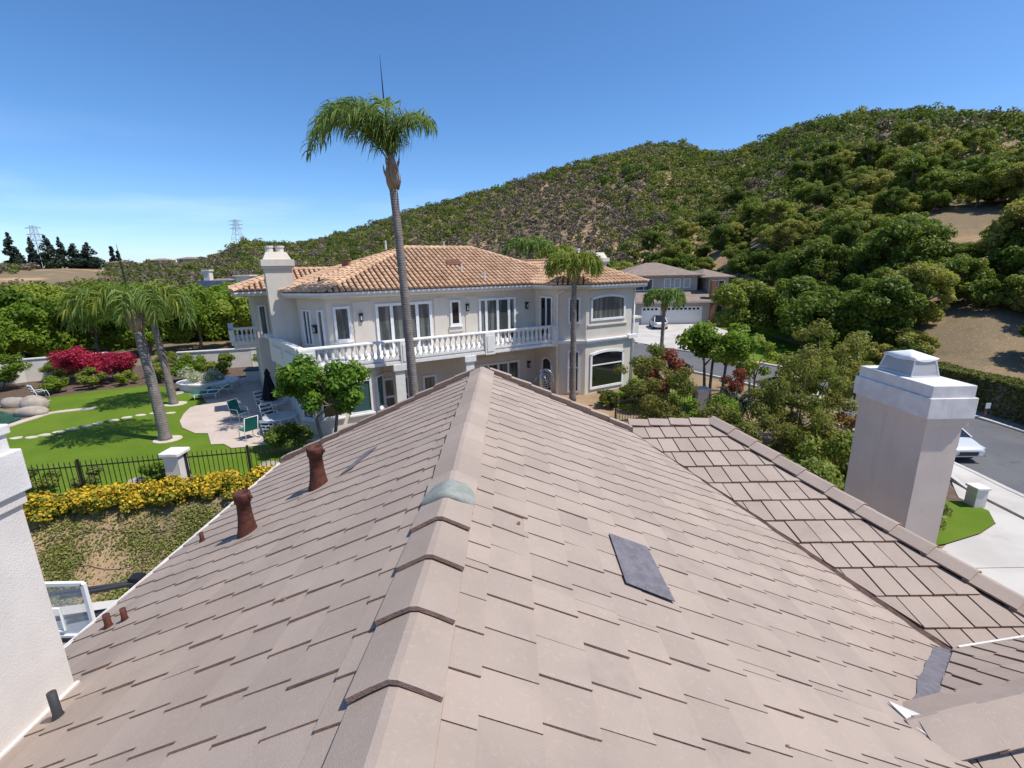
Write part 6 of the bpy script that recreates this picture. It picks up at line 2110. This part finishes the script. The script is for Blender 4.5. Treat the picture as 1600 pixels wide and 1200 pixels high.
for (s0, s1, n) in ((.9, 3.5, 4), (4.3, 9.3, 8)):
    mb = MB(); W3.box(mb, s0, s1, Z3, 3.15, -.01, .04)
    d = mb.build('garage_door', M['white'], h3)
    for k in range(n):
        a = s0 + .2 + (s1 - s0 - .4) * k / n; b = a + (s1 - s0 - .4) / n * .62
        m2 = MB(); W3.box(m2, a, b, 2.72, 2.98, .04, .055); q = m2.build('pane', M['glass_d']); q.parent = d
    for z in (1.3, 1.95, 2.6):
        m2 = MB(); W3.box(m2, s0 + .04, s1 - .04, z - .015, z + .015, .04, .05); q = m2.build('panel_joint', M['trim']); q.parent = d
W3u = Wall((-1.2, 3.2), (9.6, 3.2), F3)
window(W3u, 1.8, 4.4, 5.2, 6.9, h3, cols=2, fw=.12, glass='glass')
for s in (6.0, 7.4, 8.8): window(W3u, s, s + 1.0, 5.5, 6.9, h3, cols=1, fw=.14, glass='tableglass')
W3r = Wall((10.9, 2.2), (13.6, 2.2), F3)
window(W3r, .4, 2.2, 5.2, 6.6, h3, cols=2, fw=.12); window(W3r, .4, 2.2, 1.6, 3.6, h3, cols=2, fw=.12)


def hip_roof(par, f, u0, u1, w0, w1, z0, rise, mat, inset=None, name='roof', th=.16):
    i = inset if inset is not None else min(u1 - u0, w1 - w0) / 2
    wm = (w0 + w1) / 2
    mb = MB()
    e = [f(u0, w0, z0), f(u1, w0, z0), f(u1, w1, z0), f(u0, w1, z0)]; e2 = [p + Vector((0, 0, th)) for p in e]
    a, b = f(u0 + i, wm, z0 + rise), f(u1 - i, wm, z0 + rise)
    mb.add(e + e2 + [a, b], [(0, 1, 5, 4), (1, 2, 6, 5), (2, 3, 7, 6), (3, 0, 4, 7), (3, 2, 1, 0), (4, 5, 9, 8), (5, 6, 9), (6, 7, 8, 9), (7, 4, 8)])
    return mb.build(name, M[mat], par)


hip_roof(h3, F3, -1.9, 10.3, 2.4, 12.8, 7.2, 1.9, 'hcolor')
hip_roof(h3, F3, 9.6, 14.3, 1.5, 12.8, 6.9, 1.2, 'hcolor')
mb = MB()
e = [F3(-.6, -.7, 3.75), F3(11.0, -.7, 3.75), F3(11.0, 3.2, 5.0), F3(-.6, 3.2, 5.0)]
mb.add(e + [p + Vector((0, 0, .15)) for p in e], [(0, 1, 2, 3), (7, 6, 5, 4), (0, 1, 5, 4), (1, 2, 6, 5), (2, 3, 7, 6), (3, 0, 4, 7)])
mb.build('garage_roof', M['hcolor'], h3)
mb = MB(); mb.bar(F3(-.6, -.72, 3.78), F3(11.0, -.72, 3.78), .08, .2); mb.build('fascia', M['grey_siding'], h3)

# ------------------------------------------------------------------ houses seen over the trees on the left
h4 = root('solar_house', (-47, 80, 1), 'house with dark solar panels and white chimney behind the left trees', 'house')
F4 = lambda u, w, z: Vector((-53 + u, 76 + w, z))
wall_solid(h4, [(0, 0), (11, 0), (11, 9), (0, 9)], 0, 5.6, 'stucco_w', F4)
rf = hip_roof(h4, F4, -.7, 11.7, -.7, 9.7, 5.5, 2.3, 'hcolor')
for k in range(4):
    mb = MB(); u0 = 2.6 + k * 1.55
    q = [F4(u0, .9, 6.55), F4(u0 + 1.48, .9, 6.55), F4(u0 + 1.48, 2.9, 7.45), F4(u0, 2.9, 7.45)]
    mb.hexa(q + [p + Vector((0, 0, .08)) for p in q]); o = mb.build('solar_panel', M['solar']); o.parent = rf
mb = MB(); mb.box(-50.4, -49.4, 80.0, 81.0, 7.0, 9.0); mb.box(-50.55, -49.25, 79.85, 81.15, 9.0, 9.25); mb.build('chimney', M['stucco_w'], h4)
mb = MB(); mb.box(-44.3, -42.2, 78.5, 80.5, 6.2, 8.1); mb.box(-44.6, -41.9, 78.2, 80.8, 8.1, 8.3); mb.build('roof_turret', M['stucco_w'], h4)
h5 = root('low_house', (-38, 68, 1), 'house with low tan tile roof behind the left trees, next to the balcony house', 'house')
F5 = lambda u, w, z: Vector((-43 + u, 66 + w, z))
wall_solid(h5, [(0, 0), (9, 0), (9, 8), (0, 8)], 0, 5.0, 'stucco_w', F5)
hip_roof(h5, F5, -.7, 9.7, -.7, 8.7, 4.9, 1.6, 'hcolor')
for k, (x, y, w_, d_, lab) in enumerate(((-186, 232, 9, 6, 'tiny flat house on the far left skyline'), (-172, 240, 9, 6, 'tiny white house on the far ridge right of the cypresses'), (-163, 247, 9, 6, 'tiny tan house on the far ridge, rightmost'))):
    z = hz(x, y)
    r = root('ridge_house', (x, y, z), lab, 'house')
    Fk = lambda u, w, zz, x=x, y=y: Vector((x + u, y + w, zz))
    wall_solid(r, [(-w_ / 2, 0), (w_ / 2, 0), (w_ / 2, d_), (-w_ / 2, d_)], z - 2, z + 2.6, 'stucco_w' if k == 1 else 'stucco_n', Fk)
    hip_roof(r, Fk, -w_ / 2 - .6, w_ / 2 + .6, -.6, d_ + .6, z + 2.5, 1.1, 'hcolor')
    Wk = Wall((-w_ / 2, 0), (w_ / 2, 0), Fk)
    for s in (1.0, 5.2):
        window(Wk, s, s + 2, z + .8, z + 2.2, r, fw=.15, glass='glass_d')


# ------------------------------------------------------------------ pylons and skyline conifers
def pylon(x, y, H, label):
    z = hz(x, y)
    r = root('pylon', (x, y, z), label, 'pylon')
    wd_ = lambda t: 2.1 * (1 - t) ** 1.3 + .7
    mb = MB()
    hs = [0, .22, .42, .6, .76, .9, 1.0]
    for (a, b) in zip(hs[:-1], hs[1:]):
        ca = [(x + sx * wd_(a), y + sy * wd_(a), z + H * a) for sx, sy in ((-1, -1), (1, -1), (1, 1), (-1, 1))]
        cb = [(x + sx * wd_(b), y + sy * wd_(b), z + H * b) for sx, sy in ((-1, -1), (1, -1), (1, 1), (-1, 1))]
        for k in range(4):
            mb.bar(ca[k], cb[k], .15); mb.bar(ca[k], cb[(k + 1) % 4], .08); mb.bar(cb[k], cb[(k + 1) % 4], .08)
    mb.build('lattice', M['pylon'], r)
    for t in (.66, .80, .95):
        mb = MB(); mb.bar((x - 3.6, y, z + H * t), (x + 3.6, y, z + H * t), .2); mb.bar((x - 3.6, y, z + H * t), (x, y, z + H * (t + .045)), .1); mb.bar((x + 3.6, y, z + H * t), (x, y, z + H * (t + .045)), .1)
        mb.build('crossarm', M['pylon'], r)


pylon(-207, 217, 18, 'lattice power pylon at the far left behind the conifers')
pylon(-144, 263, 12.5, 'lattice power pylon on the hilltop above the left chimney')


def conifer_proto(key, H, R, seed, n=2600):
    g = np.random.default_rng(seed)
    sp = []
    for k in range(34):
        t = k / 33
        rr = R * (1 - t) ** .8 * g.uniform(.55, 1.0)
        a = g.uniform(0, 2 * pi)
        sp.append((cos(a) * rr * .7, sin(a) * rr * .7, H * (.14 + .84 * t), max(.35, R * .42 * (1 - t * .75)), .7))
    cm = crown_mesh(key, M['lf_conifer'], g, sp, n, .42)
    mb = MB(); mb.tube([(0, 0, -.5), (0, 0, H * .9)], [.35, .06], 7)
    PROTO[key] = (mb.mesh(key + '_trunk', M['bark']), cm)


conifer_proto('conA', 12, 3.6, 70); conifer_proto('conB', 12, 4.6, 71); conifer_proto('cyp', 8, 1.3, 72)
for k, (x, y, s, sz, key, lab) in enumerate(((-213, 211, .95, 1.0, 'conA', 'leftmost dark conifer on the skyline'), (-208.5, 215.5, .7, .9, 'conA', 'slim dark conifer second on the skyline'), (-205, 219, .9, .95, 'conB', 'conifer just right of the pylon foot'),
                                        (-201.8, 222, .75, .9, 'conA', 'conifer fourth from the left on the skyline'), (-198.5, 225, 1.0, .75, 'conB', 'broad dark conifer fifth on the skyline'), (-195, 228, 1.0, .8, 'conB', 'broad dark conifer rightmost of the skyline group'),
                                        (-188.5, 233.5, 1.0, 1.0, 'cyp', 'thin cypress on the skyline, left of the pair'), (-187, 235, .9, .8, 'cyp', 'thin cypress on the skyline, right of the pair'))):
    r_ = place_tree(key, 'skyline_conifer', (x, y, hz(x, y) - .6), lab, 'conifer', 'conifers on the skyline', s * 1.35, k * 1.1, sz * 1.3)

# ------------------------------------------------------------------ oaks at the foot of the hill and on it
for k, (x, y, s, key, lab) in enumerate((
        (24.6, 51.5, .95, 'goldtree', 'golden green tree beside the house across the street'), (30.2, 50.5, .98, 'oakA', 'big dark oak right of the golden tree'), (34.0, 54, 1.0, 'oakC', 'tall dark oak behind the street lawn'),
        (29.2, 43.8, .95, 'oakB', 'oak with brownish crown at the edge of the street lawn'), (31.8, 40.8, .82, 'oakA', 'low spreading oak above the right chimney'), (34.8, 44.0, .85, 'oakB', 'dense oak behind the low spreading one'),
        (38.4, 47.2, .95, 'oakC', 'large oak left of the bare slope'), (41.5, 52.5, .95, 'oakA', 'large oak above the bare slope'), (42.0, 37.4, .62, 'oakB', 'oak at the right edge of the picture'), (35.6, 30.8, .42, 'oakA', 'small oak by the hedge at the right edge'),
        (46.8, 45.0, .9, 'oakC', 'tall oak above the right edge oak'))):
    place_tree(key, 'oak_tree' if key != 'goldtree' else 'golden_tree', (x, y, hz(x, y)), lab, 'tree', None, s, k * 2.1)

BARE = [(56, 61.6, 7), (52, 56, 5), (50, 53.5, 4), (60, 63, 5), (32, 31, 4.5), (34.5, 33, 4), (36.4, 36.5, 4.5), (33.0, 34.0, 2.6), (38, 41, 2.2), (41.4, 92.1, 5), (37.7, 94.5, 5), (-163, 168, 22), (-176, 196, 16), (-150, 150, 16), (-190, 214, 14), (-150, 258, 10), (-138, 262, 9)]
g = np.random.default_rng(101)
cand = []
for _ in range(34000):
    az = g.uniform(-50, 54)
    rb_k = np.interp(az, RB_AZ, RB); rr_k = np.interp(az, RR_AZ, RR)
    rad = sqrt(g.uniform((rb_k + 1) ** 2, (rr_k + 8) ** 2))
    cand.append((az, rad, rb_k, rr_k))
cell = {}
chosen = []
for (az, rad, rb_k, rr_k) in cand:
    x, y = rad * sin(radians(az)), rad * cos(radians(az))
    if any((x - bx) ** 2 + (y - by_) ** 2 < br * br for bx, by_, br in BARE): continue
    lush = float(np.clip((az - 8) / 12, 0, 1))
    t = (rad - rb_k) / (rr_k - rb_k)
    nz = float(wob(np.array(x), np.array(y), 13.))
    dry = 0.0
    if -14 < az < 17: dry = float(np.clip(1.25 - abs(t - .35) * 1.7 - abs(az - 2) / 15 + .35 * nz, 0, 1))
    if az < -20: dry = float(np.clip(.35 + .4 * nz, 0, 1))
    keep = .95 if lush > .5 else .8
    if g.uniform() > keep * (1 - .25 * (nz < -.55)): continue
    R0 = g.uniform(1.1, 2.0) * (1 + rad / 420) if g.uniform() > .3 * lush + .12 else g.uniform(2.2, 3.6)
    if dry > .45: R0 = min(R0, 1.7)
    sp_ = R0 * (1.05 if lush > .4 else 1.25)
    key = (int(x // 4), int(y // 4)); ok = True
    for i in range(-2, 3):
        for j in range(-2, 3):
            for (qx, qy, qs) in cell.get((key[0] + i, key[1] + j), ()):
                if (x - qx) ** 2 + (y - qy) ** 2 < ((sp_ + qs) * .53) ** 2: ok = False; break
            if not ok: break
        if not ok: break
    if not ok: continue
    cell.setdefault(key, []).append((x, y, sp_))
    chosen.append((x, y, R0, rad, az, dry))
chosen.sort(key=lambda c_: -c_[2] / c_[3] * (1 if c_[4] > 8 else .4))
n_oak = n_shr = 0
rest = []
for (x, y, R0, rad, az, dry) in chosen:
    if R0 >= 2.1 and n_oak < 130 and az > 4:
        key = ('oakA', 'oakB', 'oakC')[n_oak % 3]
        place_tree(key, 'hillside_oak', (x, y, hz(x, y) - .3), 'dark green oak, one of many on the brushy hillside', 'tree', 'oaks on the hillside', R0 / 4.0, rnd.uniform(0, 6.28)); n_oak += 1
    elif R0 < 2.1 and n_shr < 130 and az > 14 and dry < .4:
        key = ('shrubA', 'shrubB')[n_shr % 2]
        place_tree(key, 'hillside_shrub', (x, y, hz(x, y) - .1), 'rounded green shrub, one of many on the brushy hillside', 'shrub', 'shrubs on the hillside', R0 / 1.85, rnd.uniform(0, 6.28)); n_shr += 1
    else: rest.append((x, y, R0, rad, az, dry))


def scrub(name, items, mat, label, seed, col_fn):
    g = np.random.default_rng(seed)
    Ps, Ds, Ss, Ts = [], [], [], []
    for (x, y, R0, rad, az, dry) in items:
        z = hz(x, y)
        k = int(np.clip(6500 * R0 * R0 / rad / 1.6, 44, 460))
        nb_ = 5
        cs = [(x + g.normal() * R0 * .42, y + g.normal() * R0 * .42, z + R0 * g.uniform(.25, .75), R0 * g.uniform(.4, .62), .8) for _ in range(nb_)]
        P, d, idx = cloud(g, cs, k, .6)
        base = g.uniform(0, 1)
        Ps.append(P); Ds.append(d); Ss.append(np.full(k, max(.13, R0 * 1.75 / sqrt(k)))); Ts.append(np.clip(base ** 1.5 * .85 + g.uniform(0, .35, k) - .1, 0, 1))
    P = np.concatenate(Ps)
    P[:, 2] = np.maximum(P[:, 2], HT(P[:, 0], P[:, 1]) + .05)
    V, F, T = leaves(P, np.concatenate(Ss), g, np.concatenate(Ds), .3, .7, np.concatenate(Ts))
    tag(link(name, np_mesh(name, V, F, mat, T)), label, 'scrub', kind='stuff')
    return len(P)


M['lf_dry'] = leafmat('dry_scrub_twigs', (.125, .105, .082), (.225, .185, .125), None, rand=0, trans=.2)
g_mix = np.random.default_rng(404)
rest = [(x, y, R0, rad, az, (1.0 if g_mix.uniform() < ((.24 if az < 17 else .10) + .72 * dry) else 0.0)) for (x, y, R0, rad, az, dry) in rest]
nq = scrub('hillside_scrub', [c_ for c_ in rest if c_[5] < .5], M['lf_hill'], 'dense green chaparral covering the hills', 201, None)
nq2 = scrub('dry_scrub', [c_ for c_ in rest if c_[5] >= .5], M['lf_dry'], 'grey brown dry scrub in the middle of the hill', 202, None)
# low green trees and brush filling the valley between the yards and the hills
g = np.random.default_rng(131)
vall = []
for _ in range(900):
    az = g.uniform(-52, 14); rad = g.uniform(58, 112)
    x, y = rad * sin(radians(az)), rad * cos(radians(az))
    if 12 < x < 36 and 48 < y < 82: continue
    if -56 < x < -32 and 62 < y < 87: continue
    vall.append((x, y, g.uniform(1.6, 3.4), rad, az, 0))
nq3 = scrub('valley_trees', vall, M['lf_bright'], 'mass of green trees in the valley behind the houses', 203, None)
print('scrub quads', nq, nq2, nq3, 'shrubs', len(rest), n_oak, n_shr)
